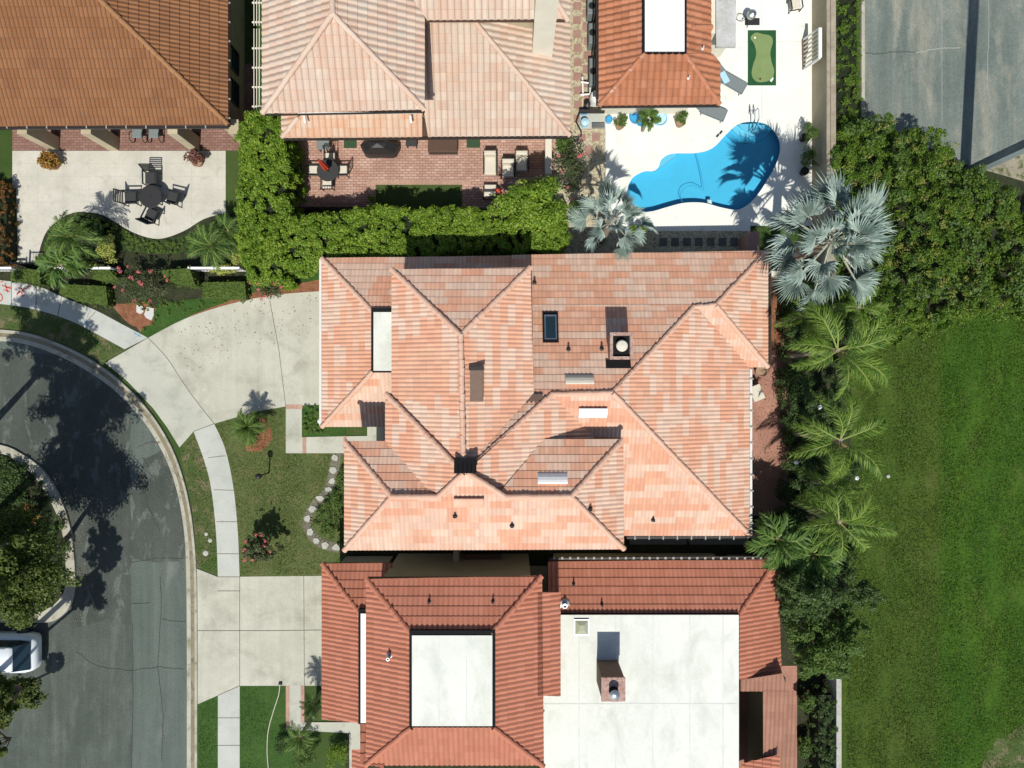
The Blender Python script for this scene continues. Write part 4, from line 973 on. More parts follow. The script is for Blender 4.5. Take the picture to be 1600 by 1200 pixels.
# ---- brown-roofed house (top left)
hs1 = thing('brown_roofed_house', 'house with brown orange tile roof and a columned porch over the pale terrace', 'house', (-20,15,0))
S1 = Plane('S',200,198,3.2,.44); E1 = Plane('E',357.5,100,3.2,.44)
r1 = roof(hs1, M['t_brown'], M['cap_brown'], [(S1,[(-300,201),(357,195),(30,-125),(-300,-125)]), (E1,[(357.5,195),(30,-125),(357,-260)])], [(S1.pt(356,194),S1.pt(30,-124))], w=.2, c=.38, A=.05, step=.04)
a, b = P(-300,198,3.2), P(357.5,-200,3.2)
MB().box(a.x,a.y+3.2,.0,b.x-.5,b.y,3.0).build('wall', M['stucco'], hs1)
MB().box(a.x,a.y+.05,3.0,b.x-.05,b.y,3.188).build('eaves', M['fascia'], hs1)
MB().box(a.x,a.y+.35,2.45,b.x-.5,a.y+.8,2.998).build('porch_beam', M['stucco_pale'], hs1)
for x in (94,187,313,402):
    q = P(x,236); 
    MB().box(q.x-.48,q.y,.03,q.x,q.y+.7,2.448).build('column', M['stucco'], hs1)
MB().box(b.x-.75,a.y+.36,.02,b.x-.5,a.y+3.2,2.449).build('wall', M['stucco'], hs1)
gutterbar(hs1, P(-300,202,3.12), P(357,199,3.12), 'dark_gutter', .1); gutterbar(hs1, P(358.5,198,3.12), P(358.5,-200,3.12), 'dark_gutter', .08)
for i in range(11): a_ = P(12+i*31,199,3.17); bracket(hs1, a_.x-.03,a_.y-.06,3.17,a_.x+.03,a_.y+.08,3.23)
for i in range(7): a_ = P(358.5,5+i*30,3.17); bracket(hs1, a_.x-.06,a_.y-.03,3.17,a_.x+.06,a_.y+.03,3.23)
for y in (14.6,16.2): window(hs1,b.x-.5,y,.9,1.1,1.4,(1,0),'dark_gutter')

# ---- orange-roofed house (top, by the pool)
hs3 = thing('orange_roofed_house', 'house with orange tiles around a bright white flat roof beside the pool', 'house', (8,16,0))
W3 = Plane('W',935,100,3,k); S3 = Plane('S',1030,165,3,k); E3 = Plane('E',1125,100,3,k)
r3 = roof(hs3, M['t_orange'], M['cap_orange'], [(W3,[(935,166),(1007,84),(1007,-250),(935,-250)]), (S3,[(935,166),(1007,84),(1069,84),(1125,164)]), (E3,[(1125,164),(1069,84),(1112,84),(1125,98)]), (E3,[(1069,85),(1069,-250),(1111,-250),(1111,85)])],
     [(W3.pt(936,165),W3.pt(1007,84)),(E3.pt(1124,163),E3.pt(1069,84)),(E3.pt(1079,43),E3.pt(1111,43))], w=.31, c=.34, A=.075, step=.045)
flatroof(hs3,1007,-250,1070,81,4.0,'flat_bright')
wallbox(hs3,935,-250,1108,165,3,insy=.75,mat='stucco_pale'); eaveslab(hs3,935,-250,1108,165,3); eaveslab(hs3,1090,98,1125,164,3,dz=-.004)
gutterbar(hs3, P(933,165,2.95), P(933,-200,2.95), 'dark_gutter', .09); gutterbar(hs3, P(936,167.5,2.95), P(1124,166,2.95), 'dark_gutter', .09)
a, b = P(1119,-160,2.7), P(1150,73,2.7)
MB().box(a.x,b.y,2.55,b.x,a.y,2.7).build('metal_canopy', M['soot'], hs3)
a, b = P(1095,-160,0), P(1135,92,0); MB().box(9.6,b.y+.03,0,10.8,a.y,2.549).build('wall', M['stucco_pale'], hs3)
for pl_,x,y in ((E3,1097,77),(S3,1075,123)): pipe(pl_,x,y,hs3,.3,.03,'white')
MB().lathe([(.28,2.7),(.28,3.1),(.42,3.1),(.44,3.2),(.1,3.3)], tuple(P(1138,4,0).xy)+(0,), 20).build('chimney_pot', M['black_metal'], hs3)

# ------------------------------------------------------------ walls, fences
def longwall(label, x, y0, y1, h, th, mat, top):
    a, b = P(x, y0, 0), P(x, y1, 0)
    t = thing('boundary_wall', label, 'wall', (a.x+th/2,(a.y+b.y)/2,0))
    MB().box(a.x,min(a.y,b.y),0,a.x+th,max(a.y,b.y),h).build('wall_body', M[mat], t)
    MB().box(a.x-.04,min(a.y,b.y),h,a.x+th*.38,max(a.y,b.y),h+.05).build('coping', M[top], t)
    MB().box(a.x+th*.44,min(a.y,b.y),h,a.x+th+.04,max(a.y,b.y),h+.05).build('coping', M[top], t); return t
longwall('long tall beige wall between the pool deck and the clipped hedge', 1268, 440, -400, 1.75, .38, 'stucco', 'wall_top')
t = thing('pool_edge_wall','low beige wall closing the pool deck towards the peach house','wall', tuple(P(1060,357))[:2]+(0,))
a,b = P(946,361), P(1172,353); MB().box(a.x,a.y,-.02,b.x,b.y,.30-.26).build('wall_body', M['deck'], t)
lowwall('pink stuccoed pier at the corner between pool deck and peach house', 1170,363,1186,392,1.5,'paver','paver',name='wall_pier')
lowwall('pale wall standing at the right end of the brick patio', 853,214,861,270,1.3,'stucco_pale','stucco_pale')
lowwall('thin white wall at the very bottom right between garden and field', 1308,1062,1314,1400,1.2,'white','stone')
lowwall('dark garden wall at the left end of the brick patio', 447,318,585,322,.7,'stucco','brick_old')
lowwall('beige wall stub below the silver palm at the right corner of the peach house', 1196,424,1245,430,1.6,'stucco_pale','stucco_pale')

def railing(label, x0,x1,y,h,mat,white=False, name='railing'):
    a,b = P(x0,y),P(x1,y); t = thing(name, label, 'railing', ((a.x+b.x)/2,a.y,0))
    mb = MB(); mb.bar((a.x,a.y,h),(b.x,a.y,h),.05 if not white else .12,.04); mb.build('rail', M[mat], t); MB().bar((a.x,a.y,.15),(b.x,a.y,.15),.04).build('rail', M[mat], t)
    n = max(2,int((b.x-a.x)/(.13 if not white else .16))); mb = MB()
    for i in range(n+1):
        x = a.x+(b.x-a.x)*i/n; mb.bar((x,a.y,0.02),(x,a.y,h+(.1 if not white else 0)),.022)
    mb.build('pickets', M[mat], t)
    mb = MB(); mb.bar((a.x-.05,a.y,0),(a.x-.05,a.y,h+.15),.08); mb.build('post', M[mat], t); mb = MB(); mb.bar((b.x+.05,a.y,0),(b.x+.05,a.y,h+.15),.08); mb.build('post', M[mat], t)
    return t
railing('black iron railing across the end of the pale terrace', 48,84,417,1.2,'black_metal')
railing('black iron railing behind the yellow shrubs under the small palm', 120,182,413,1.1,'black_metal')
railing('white railing between clipped hedges below the left palm', 110,190,424,1.0,'white',True)
railing('white railing between clipped hedges near the bright tall hedge', 312,385,424,1.0,'white',True)
railing('short white railing at the left edge of the photograph', 0,40,424,1.0,'white',True)
# slatted trellis between brown and cream houses
for i,(x,y0,y1) in enumerate(((405,-60,40),(405,45,172))):
    a,b = P(x-8,y0,2.2),P(x+5,y1,2.2); t = thing('pergola', ['white slatted pergola strip in the gap, upper section','white slatted pergola strip in the gap, lower section by the tall hedge'][i], 'pergola', ((a.x+b.x)/2,(a.y+b.y)/2,0))
    mb = MB()
    for xx in (a.x,a.x+.13,a.x+.26): mb.bar((xx,a.y,2.2),(xx,b.y,2.2),.035,.05)
    mb.build('slats', M['stucco_pale'], t); mb = MB(); yy = b.y+.2
    while yy < a.y: mb.bar((a.x-.12,yy,2.13),(b.x,yy,2.13),.07,.06); yy += .95
    mb.build('crossbars', M['stucco_pale'], t)
    for yy in (a.y-.1,b.y+.1): MB().bar((b.x,yy,0),(b.x,yy,2.1),.09).build('post', M['stucco_pale'], t)

# ------------------------------------------------------------ foliage
def rnd_dirs(n, g):
    v = g.normal(size=(n,3)); return v/np.linalg.norm(v,axis=1,keepdims=True)

def leaf_quads(C, Nn, size, aspect, g):
    """one kite-shaped leaf per point; returns V,F"""
    n = len(C); Nn = Nn/np.linalg.norm(Nn,axis=1,keepdims=True)
    r = rnd_dirs(n, g); t = np.cross(Nn, r); t /= np.linalg.norm(t,axis=1,keepdims=True)+1e-9
    s = np.cross(Nn, t); L_ = (size*g.uniform(.65,1.3,n))[:,None]; W = L_*aspect
    V = np.stack([C-t*L_*.5, C+s*W*.5+t*L_*.05+Nn*L_*.04, C+t*L_*.5-Nn*L_*.08, C-s*W*.5+t*L_*.05+Nn*L_*.04],1).reshape(-1,3)
    F = np.arange(4*n).reshape(n,4); return V, F

def clumps(centres, radii, per, leaf, g, up=.5, aspect=.55, flat=.8, zmin=.02):
    K = len(centres); centres = np.asarray(centres); radii = np.asarray(radii)
    idx = np.repeat(np.arange(K), per); n = len(idx)
    d = rnd_dirs(n, g); d[:,2] = np.where(d[:,2] < -.35, -d[:,2], d[:,2])
    rr = radii[idx]*g.uniform(.55,1.08,n)
    off = d*rr[:,None]; off[:,2] *= flat
    C = centres[idx]+off
    Nn = d*.7 + np.array([0,0,up]) + g.normal(size=(n,3))*.45
    ok = C[:,2] > zmin
    return leaf_quads(C[ok], Nn[ok], leaf, aspect, g)

def crown_centres(c, rad, n, g, shell=.5, irr=.18):
    d = rnd_dirs(n, g); d[:,2] = np.where(d[:,2] < -.3, -d[:,2]*.6, d[:,2])
    r = g.uniform(shell,1.0,n)
    sd = float(g.uniform(0,50)); nz = np.array([noise.noise(Vector((q[0]*1.5+sd,q[1]*1.5,q[2]*1.2))) for q in d])
    nf = np.array([noise.noise(Vector((q[0]*3.5,q[1]*3.5+sd,q[2]*2))) for q in d])
    r = r*(1+irr*nz*1.6); out = np.array(c) + d*np.array(rad)*r[:,None]
    if irr > .2: out = out[nf > -.22]
    return out

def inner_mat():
    return surf('dark_core', (.010,.016,.006), (.02,.03,.010), 4, fine=20, famp=.5, bump=1, bdist=.05)
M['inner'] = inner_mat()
M['clip_surf'] = surf('sheared_leaves', (.05,.085,.015), (.08,.12,.022), 2.5, fine=13, famp=.6, bump=1, bdist=.05)

def blob(mb, c, rad, g, n=10, amp=.2):
    vs = []; 
    for i in range(n+1):
        th = math.pi*i/n
        for j in range(2*n):
            ph = math.pi*j/n; k_ = 1+amp*noise.noise(Vector((math.sin(th)*math.cos(ph)*2+c[0], math.sin(th)*math.sin(ph)*2+c[1], math.cos(th)*2)))
            vs.append((c[0]+rad[0]*k_*math.sin(th)*math.cos(ph), c[1]+rad[1]*k_*math.sin(th)*math.sin(ph), max(.01,c[2]+rad[2]*k_*math.cos(th))))
    fs = [(i*2*n+j, (i+1)*2*n+j, (i+1)*2*n+(j+1)%(2*n), i*2*n+(j+1)%(2*n)) for i in range(n) for j in range(2*n)]
    return mb.add(vs, fs)

def shrub(label, px, py, rpx, h, mat='l_mid', cat='shrub', n=40, per=60, leaf=.11, ry=None, name='shrub', group=None, flower=None, nf=0, aspect=.55, seed=None, hr=None, cr=1.0):
    """a bush whose top stands at picture point (px, py)"""
    g = np.random.default_rng(seed if seed is not None else int(px*7+py)); c = P(px,py,h*.7); s = (H-h*.7)/H
    rx = rpx/S*s; ryy = (ry if ry else rpx)/S*s
    t = thing(name, label, cat, (c.x,c.y,0), group=group)
    rz = hr if hr else h*.45
    cc = crown_centres((c.x,c.y,h*.5), (rx*.8,ryy*.8,rz*.85), n, g, .45)
    V, F = clumps(cc, (g.uniform(.14,.3,n)*(rx+ryy)*.5+.05)*cr, per, leaf, g, aspect=aspect)
    np_mesh('foliage', V, F, M[mat], t)
    if flower:
        cf = crown_centres((c.x,c.y,h*.62), (rx*.95,ryy*.95,rz), nf, g, .8)
        
        for q in cf:
            V, F = clumps(q[None,:], np.array([g.uniform(.06,.13)]), 26, .06, g, aspect=.9); np_mesh('flower_cluster', V, F, M[flower], t)
    mb = MB()
    for i in range(5):
        a = g.uniform(0,6.28); mb.tube([(c.x+.05*math.cos(a),c.y+.05*math.sin(a),0),(c.x+rx*.3*math.cos(a),c.y+ryy*.3*math.sin(a),h*.3),(c.x+rx*.55*math.cos(a),c.y+ryy*.55*math.sin(a),h*.6)],[.025,.02,.01],5)
    mb.build('stems', M['bark'], t); return t

def inpoly(x, y, poly):
    c = np.zeros(len(x), bool); n = len(poly)
    for i in range(n):
        x1,y1 = poly[i-1]; x2,y2 = poly[i]
        cond = ((y1 > y) != (y2 > y)) & (x < (x2-x1)*(y-y1)/((y2-y1) if y2 != y1 else 1e-9)+x1)
        c ^= cond
    return c

def mass(name, label, cat, poly_px, h, mat, dens=3.0, rc=.35, per=60, leaf=.12, hvar=.4, seed=1, inner=True, kind=None, sides=True, freq=.35, aspect=.6, up=.5, group=None):
    """a hedge or thicket filling a polygon (picture points of its top)"""
    g = np.random.default_rng(seed); W = [P(x,y,h*.95) for x,y in poly_px]; poly = [(p.x,p.y) for p in W]
    xs = [p[0] for p in poly]; ys = [p[1] for p in poly]
    A = abs(sum(poly[i-1][0]*poly[i][1]-poly[i][0]*poly[i-1][1] for i in range(len(poly))))/2
    n = int(A*dens); box = (max(xs)-min(xs))*(max(ys)-min(ys)); m = int(n*box/A)+20
    x = g.uniform(min(xs),max(xs),m); y = g.uniform(min(ys),max(ys),m); ok = inpoly(x,y,poly); x=x[ok]; y=y[ok]
    z = np.array([h-rc*.8 + hvar*(noise.noise(Vector((a*freq,b*freq,seed)))*1.2 + .5*noise.noise(Vector((a*freq*3,b*freq*3,seed+5)))) for a,b in zip(x,y)])
    C = [np.stack([x,y,z],-1)]
    if sides:
        for i in range(len(poly)):
            p, q = np.array(poly[i-1]), np.array(poly[i]); L_ = np.linalg.norm(q-p); k_ = int(L_*h*dens*.5)
            if k_ < 1: continue
            tt = g.uniform(0,1,k_)[:,None]; xy = p+(q-p)*tt+g.normal(size=(k_,2))*.08
            C.append(np.column_stack([xy, g.uniform(.1,max(.2,h-rc*.8),k_)]))
    C = np.concatenate(C); R_ = rc*g.uniform(.6,1.15,len(C))
    cxm, cym = sum(xs)/len(xs), sum(ys)/len(ys)
    if kind == 'stuff': t = None
    else: t = thing(name, label, cat, (cxm,cym,0), group=group)
    V, F = clumps(C, R_, per, leaf, g, up=up, aspect=aspect)
    if t is None:
        o = np_mesh(name, V, F, M[mat]); tag(o, label, cat, None, 'stuff')
    else: np_mesh('foliage', V, F, M[mat], t)
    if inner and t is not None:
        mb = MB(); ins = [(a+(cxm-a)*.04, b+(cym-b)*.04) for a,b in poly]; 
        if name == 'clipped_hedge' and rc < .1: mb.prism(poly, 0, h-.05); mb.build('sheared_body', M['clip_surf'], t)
        else: mb.prism(ins, 0, max(.1,h-rc-hvar*.8-.05)); mb.build('inner_core', M['inner'], t)  # opaque dark core added to stop light and view through the leaves
    return t

def tree(label, px, py, rpx, h, mat, n=110, per=110, leaf=.13, rz=None, ry=None, cat='tree', seed=1, trunk=(0,0), group=None, shell=.45, cr=(.16,.30)):
    g = np.random.default_rng(seed); c = P(px,py,h); s = (H-h)/H; rx = rpx/S*s; ryy = (ry or rpx)/S*s; rz = rz or h*.3
    bx, by = c.x+trunk[0], c.y+trunk[1]
    t = thing('tree', label, cat, (bx,by,0), group=group)
    cc = crown_centres((c.x,c.y,h-rz*.4),(rx*.85,ryy*.85,rz),int(n*1.25),g,shell,.42); n = len(cc)
    V, F = clumps(cc, g.uniform(cr[0],cr[1],n)*(rx+ryy)*.5, per, leaf, g)
    np_mesh('crown', V, F, M[mat], t)
    mb = MB(); top = Vector((c.x,c.y,h-rz)); r0 = .024*h
    mb.tube([(bx,by,-.1),(bx*.6+top.x*.4,by*.6+top.y*.4,h*.3),top],[r0,r0*.75,r0*.5],9)
    for i in range(9):
        q = cc[g.integers(len(cc))]; mid_ = top.lerp(Vector(q),.5)+Vector((0,0,-.2)); mb.tube([top-Vector((0,0,rz*.2)),mid_,q],[r0*.45,r0*.25,r0*.08],6)
    mb.build('trunk', M['bark'], t); return t

# ---- palms
def feather_frond(L_=2.6, pairs=34, lf=.55, droop=1.0, rise=.9, name='frond', mat='l_palm', seed=1, wid=.035):
    g = np.random.default_rng(seed); V = []; F = []; mi = []
    def cv(t): return Vector((L_*t*(1-.12*t), 0, rise*math.sin(t*1.9)*L_*.32 - droop*L_*.42*t*t*t))
    for i in range(12):
        a, b = cv(i/12), cv((i+1)/12); w1, w2 = .032*(1-i/12)+.006, .032*(1-(i+1)/12)+.006
        k_ = len(V); V += [a+Vector((0,w1,.01)), a+Vector((0,-w1,.01)), b+Vector((0,-w2,.01)), b+Vector((0,w2,.01))]; F.append((k_,k_+1,k_+2,k_+3)); mi.append(1)
    for i in range(pairs):
        t = .14+.86*i/pairs; p = cv(t); d = (cv(min(1,t+.02))-cv(t-.02)).normalized(); ll = lf*(.35+1.0*math.sin(math.pi*min(1,t*.82+.12)))*g.uniform(.85,1.1)
        for s_ in (-1,1):
            an = R(58-28*t+g.uniform(-10,10)); side = Vector((0,s_,0)); dirv = (d*math.cos(an)+side*math.sin(an)+Vector((0,0,g.uniform(-.75,.5)))).normalized()
            w = wid*g.uniform(.8,1.2); perp = dirv.cross(Vector((0,0,1))).normalized()*w
            m_ = p+dirv*ll*.5+Vector((0,0,.03)); e = p+dirv*ll+Vector((0,0,-ll*g.uniform(.1,.4)))
            k_ = len(V); V += [p-perp*.4, p+perp*.4, m_+perp, m_-perp, e]; F.append((k_,k_+1,k_+2,k_+3)); F.append((k_+3,k_+2,k_+4)); mi += [0,0]
    me = bpy.data.meshes.new(name); me.from_pydata([tuple(v) for v in V],[],F); me.materials.append(M[mat]); me.materials.append(M['rachis'])
    me.polygons.foreach_set('material_index', mi); me.update(); return me

def fan_frond(pet=1.2, Lb=1.0, seg=30, spread=250, seed=1, name='frond', fold=.45):
    g = np.random.default_rng(seed); V = []; F = []; mi = []
    def q(vs, m_): k_ = len(V); V.extend(vs); F.append(tuple(range(k_,k_+len(vs)))); mi.append(m_)
    for s_ in (0,1):
        a = Vector((0,0,0)) if s_ == 0 else Vector((pet*.5,0,.06)); b = Vector((pet*.5,0,.06)) if s_ == 0 else Vector((pet,0,0))
        q([a+Vector((0,.045,0)),a+Vector((0,-.045,0)),b+Vector((0,-.03,0)),b+Vector((0,.03,0))],1)
    da = R(spread)/seg; o = Vector((pet,0,0))
    for i in range(seg):
        a = -R(spread)/2+da*(i+.5); fr = abs(a)/R(spread/2); L1 = Lb*(1-.38*fr**2)*g.uniform(.86,1.10)
        def pt(r, an, z=0):
            # the two halves of the blade fold up along the midrib, the tip arches down
            y = r*math.sin(an); x = r*math.cos(an)
            return o+Vector((x, y*math.cos(fold), abs(y)*math.sin(fold)+z-.22*max(0,x)**2-.35*max(0,r-.55*Lb)**1.6))
        r1 = L1*.50; r2 = L1*.72; zz = .05
        q([o, pt(r1,a-da*.5,-zz), pt(r1,a,zz)],0); q([o, pt(r1,a,zz), pt(r1,a+da*.5,-zz)],0)
        ja = a+g.uniform(-.035,.035); jz = g.uniform(-.16,.04)
        tp = pt(L1, ja, jz-.05)
        q([pt(r1,a-da*.5,-zz), pt(r2,ja-da*.30,jz*.4), pt(r2,ja,zz+jz*.4), pt(r1,a,zz)],0); q([pt(r1,a,zz), pt(r2,ja,zz+jz*.4), pt(r2,ja+da*.30,jz*.4), pt(r1,a+da*.5,-zz)],0)
        q([pt(r2,ja-da*.30,jz*.4), tp, pt(r2,ja,zz+jz*.4)],0); q([pt(r2,ja,zz+jz*.4), tp, pt(r2,ja+da*.30,jz*.4)],0)
    me = bpy.data.meshes.new(name); me.from_pydata([tuple(v) for v in V],[],F); me.materials.append(M['l_silver']); me.materials.append(M['petiole'])
    me.polygons.foreach_set('material_index', mi); me.update(); return me

def palm(label, px, py, h, meshes, nfr, elev=(-15,55), trunk_r=.14, scale=1.0, seed=1, lean=(0,0), cat='palm tree', name='palm_tree', group=None, az0=None, tmat='palm_bark', roll=15, dead=0):
    g = random.Random(seed); c = P(px,py,h); t = thing(name, label, cat, (c.x-lean[0],c.y-lean[1],0), group=group)
    mb = MB(); mb.tube([(c.x-lean[0],c.y-lean[1],-.1),(c.x-lean[0]*.5,c.y-lean[1]*.5,h*.5),(c.x,c.y,h+.05)],[trunk_r*1.35,trunk_r,trunk_r*.9],12); mb.tube([(c.x,c.y,h-.3),(c.x,c.y,h+.12)],[trunk_r*1.3,trunk_r*.7],12)
    mb.build('trunk', M[tmat], t)
    for i in range(nfr):
        u_ = (i+.5)/nfr; az = i*2.39996+g.uniform(-.25,.25) if az0 is None else R(az0[i%len(az0)])+g.uniform(-.08,.08)
        el = R(elev[0]+(elev[1]-elev[0])*(u_ if az0 is None else g.random()))
        o = bpy.data.objects.new('frond', meshes[i%len(meshes)]); COL.objects.link(o); o.parent = t
        sc_ = scale*g.uniform(.88,1.1)
        o.location = (lean[0]+.08*math.cos(az), lean[1]+.08*math.sin(az), h+.02+.1*u_)
        o.rotation_mode = 'XYZ'
        Mx = Matrix.Rotation(az,4,'Z')@Matrix.Rotation(-el,4,'Y')@Matrix.Rotation(R(g.uniform(-roll,roll)),4,'X')
        o.rotation_euler = Mx.to_euler(); o.scale = (sc_,)*3
    for i in range(dead):
        az = g.uniform(0,6.28); o = bpy.data.objects.new('dead_frond', DEAD[i%len(DEAD)]); COL.objects.link(o); o.parent = t
        o.location = (lean[0], lean[1], h-.15); o.rotation_euler = (Matrix.Rotation(az,4,'Z')@Matrix.Rotation(R(g.uniform(28,55)),4,'Y')@Matrix.Rotation(R(g.uniform(-40,40)),4,'X')).to_euler(); o.scale = (scale*.8,)*3
    return t
M['l_dead'] = leaf_mat('dead_palm_leaf', [(.2,(.16,.10,.05)), (.5,(.26,.17,.09)), (.9,(.36,.27,.15))], .1)
DEAD = [feather_frond(2.3,44,.40,1.9,.5,mat='l_dead',seed=21,wid=.016), feather_frond(2.0,40,.36,2.1,.5,mat='l_dead',seed=22,wid=.016)]
FAN = [fan_frond(1.55,1.05,30,190,1,fold=.5), fan_frond(1.25,1.0,28,170,2,fold=.7), fan_frond(1.75,.95,30,200,3,fold=.35), fan_frond(.95,.95,26,160,4,fold=.85), fan_frond(1.4,1.1,30,210,5,fold=.2)]
QUEEN = [feather_frond(2.7,70,.50,1.0,.9,seed=1,wid=.019), feather_frond(2.3,60,.46,1.7,.8,seed=2,wid=.019), feather_frond(2.9,74,.54,.9,.9,seed=3,wid=.019), feather_frond(2.5,64,.42,1.4,1.1,seed=8,wid=.012)]
PYG = [feather_frond(1.5,34,.30,.9,.9,mat='l_pygmy',seed=4,wid=.016), feather_frond(1.35,32,.28,1.2,.8,mat='l_pygmy',seed=5,wid=.016)]
ADO = [feather_frond(1.5,26,.50,1.3,.8,mat='l_pygmy',seed=6,wid=.05), feather_frond(1.35,24,.46,1.2,.8,mat='l_pygmy',seed=7,wid=.05)]
palm('very large silver fan palm beside the right end of the pool deck', 1297, 377, 6.3, FAN, 36, (-30,82), .24, 1.12, 3, roll=55)
palm('smaller silver fan palm touching the north eave of the peach house', 957, 343, 4.3, FAN, 18, (-15,80), .2, .80, 8, roll=60)
AZ = [178,200,-28,-95,25,150,95,60,-60,130]
palm('bright feather palm just below the big silver fan palm, its long fronds spread wide', 1308, 547, 5.6, QUEEN, 10, (-5,35), .13, .92, 3, az0=[176,168,-30,-92,15,98,125,-60,40,205], dead=1)
palm('bright feather palm in the middle of the row beside the field', 1312, 688, 5.6, QUEEN, 9, (-8,38), .13, .84, 4, az0=[165,200,22,-88,-48,110,75,150,240], dead=2)
palm('deeper green feather palm, lowest of the tall row beside the field', 1310, 815, 5.2, QUEEN, 10, (-15,50), .13, .80, 5, az0=[178,28,-10,-92,-40,95,130,155,60,210], dead=1)
palm('half shaded feather palm tucked right under the silver fan palm', 1262, 492, 3.6, QUEEN, 8, (0,35), .1, .72, 6)
palm('small shaded feather palm between the middle and lowest tall palms', 1296, 760, 3.2, QUEEN, 9, (5,40), .1, .72, 9)
palm('short leafy palm at the southeast corner of the peach house', 1213, 842, 3.4, ADO, 11, (-5,45), .09, 1.0, 6)
palm('short leafy palm with broad leaflets beside the southeast corner palm', 1268, 866, 3.4, ADO, 11, (-5,45), .09, 1.05, 7)
palm('dark little palm between silver fan palm and feather palm row', 1340, 480, 2.6, QUEEN, 7, (0,40), .08, .6, 12)
palm('feathery date palm in the left round bed, behind the iron railing', 118, 372, 2.4, PYG, 17, (-25,60), .10, .95, 11, cat='small palm')
palm('glossy young palm at the lower left of the round bed', 98, 415, 2.0, ADO, 10, (-5,45), .08, .8, 13, cat='small palm')
palm('pale feathery date palm beside the tall bright hedge', 332, 385, 2.3, PYG, 20, (-15,60), .10, .85, 14, cat='small palm')
palm('dark fine date palm at the right of the terrace bed by the turf strip', 358, 362, 2.0, PYG, 20, (-15,55), .09, .65, 15, cat='small palm')
palm('little palm rising from the lawn circle by the driveway', 390, 666, 1.1, PYG, 24, (0,70), .08, .66, 16, cat='small palm')
palm('potted palm between the two blue paddling pools', 1012, 188, 1.4, ADO, 11, (15,65), .07, .40, 17, cat='small palm')

# ---- hedges and thickets
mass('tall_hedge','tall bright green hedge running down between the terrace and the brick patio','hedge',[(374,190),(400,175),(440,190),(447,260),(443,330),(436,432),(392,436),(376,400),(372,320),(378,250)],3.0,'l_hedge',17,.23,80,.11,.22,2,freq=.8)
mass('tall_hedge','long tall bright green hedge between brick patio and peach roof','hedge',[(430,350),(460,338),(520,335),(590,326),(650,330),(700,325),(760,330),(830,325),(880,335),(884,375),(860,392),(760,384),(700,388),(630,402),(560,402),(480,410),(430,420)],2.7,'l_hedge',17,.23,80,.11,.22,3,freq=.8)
tree('round bright green tree at the right end of the long hedge', 832, 318, 54, 3.9, 'l_hedge', 90, 130, .14, 1.1, seed=12)
mass('clipped_hedge','long clipped hedge strip beside the grey parking lot','hedge',[(1304,-100),(1342,-100),(1344,180),(1304,200)],1.1,'l_vine',16,.14,40,.075,.14,4,freq=.8)
vine = [(1304,215),(1340,192),(1372,186),(1400,200),(1430,200),(1462,218),(1490,240),(1502,262),(1540,272),(1575,290),(1600,325),(1680,340),(1680,500),(1560,478),(1500,490),(1440,505),(1400,512),(1362,500),(1330,470),(1310,420),(1300,330)]
mass('overgrown_vines','rambling overgrown vines and bushes between the parking lot and the mown field','thicket',vine,1.9,'l_vine',12,.25,90,.095,1.6,5,kind='stuff',freq=.5)
mass('climbing_vines','broader leaved vines running over the overgrown thicket','thicket',vine,2.1,'l_mid',2.6,.34,46,.16,1.5,55,kind='stuff',freq=.7,sides=False)
mass('dry_vines','yellowing runners on top of the overgrown thicket','thicket',vine,2.15,'l_dryvine',1.6,.22,34,.08,1.6,56,kind='stuff',freq=.9,sides=False)
sheet('thicket_floor', [[(1304,215),(1380,195),(1500,255),(1690,310),(1690,480),(1500,490),(1400,500),(1300,450)]], 11*Z, M['bed'])
mass('low_creepers','low straggling creepers at the edge of the mown field','ground cover',[(1330,470),(1420,500),(1520,480),(1690,470),(1690,500),(1560,500),(1470,520),(1400,540),(1350,520)],.35,'l_vine',5,.25,40,.11,.25,6,kind='stuff',sides=False)
mass('clipped_hedge','dark clipped box hedge nearest the left edge beside the pavement','hedge',[(17,424),(40,420),(62,422),(63,444),(40,441),(16,438)],1.0,'l_clip',60,.05,26,.045,.02,7)
mass('clipped_hedge','wide clipped box hedge just right of the leftmost one','hedge',[(95,444),(165,447),(168,477),(120,470),(92,458)],.7,'l_clip',60,.05,26,.045,.02,8)
mass('clipped_hedge','small bright clipped hedge block by the crape myrtle with red blossom','hedge',[(145,422),(170,421),(185,436),(160,439),(145,436)],1.0,'l_clip',60,.05,26,.045,.02,9)
mass('clipped_hedge','light green clipped hedge block right of the red blossomed shrub','hedge',[(250,422),(296,419),(305,445),(275,444),(256,432)],1.1,'l_clip',60,.05,26,.045,.03,10)
mass('clipped_hedge','broad low clipped hedge near the top of the curved driveway','hedge',[(317,441),(382,440),(384,466),(316,466)],.7,'l_clip',60,.05,26,.045,.02,11)
mass('croton_hedge','narrow reddish croton hedge along the left edge of the terrace','hedge',[(-40,280),(5,284),(8,400),(5,410),(-40,410)],1.0,'l_redhedge',22,.12,40,.07,.10,12)
mass('ground_cover','dark trailing ground cover along the terrace edge','ground cover',[(100,345),(150,340),(180,352),(215,372),(262,378),(300,366),(340,345),(376,338),(378,372),(330,385),(290,395),(230,394),(188,385),(180,400),(120,380),(70,400),(70,380)],.25,'l_clip',26,.11,36,.055,.06,13,kind='stuff',sides=False)
mass('ground_cover','leafy ground cover along the curving mulch bed','ground cover',[(185,470),(235,460),(300,470),(380,470),(300,485),(240,505),(218,520),(245,488),(200,478)],.2,'l_clip',10,.12,30,.06,.08,14,kind='stuff',sides=False)
mass('ground_cover','dense low planting between the stepping stones and the peach house','ground cover',[(532,735),(537,740),(537,850),(518,846),(500,835),(491,815),(503,790),(522,765)],.55,'l_mid',18,.16,45,.075,.2,15,kind='stuff')
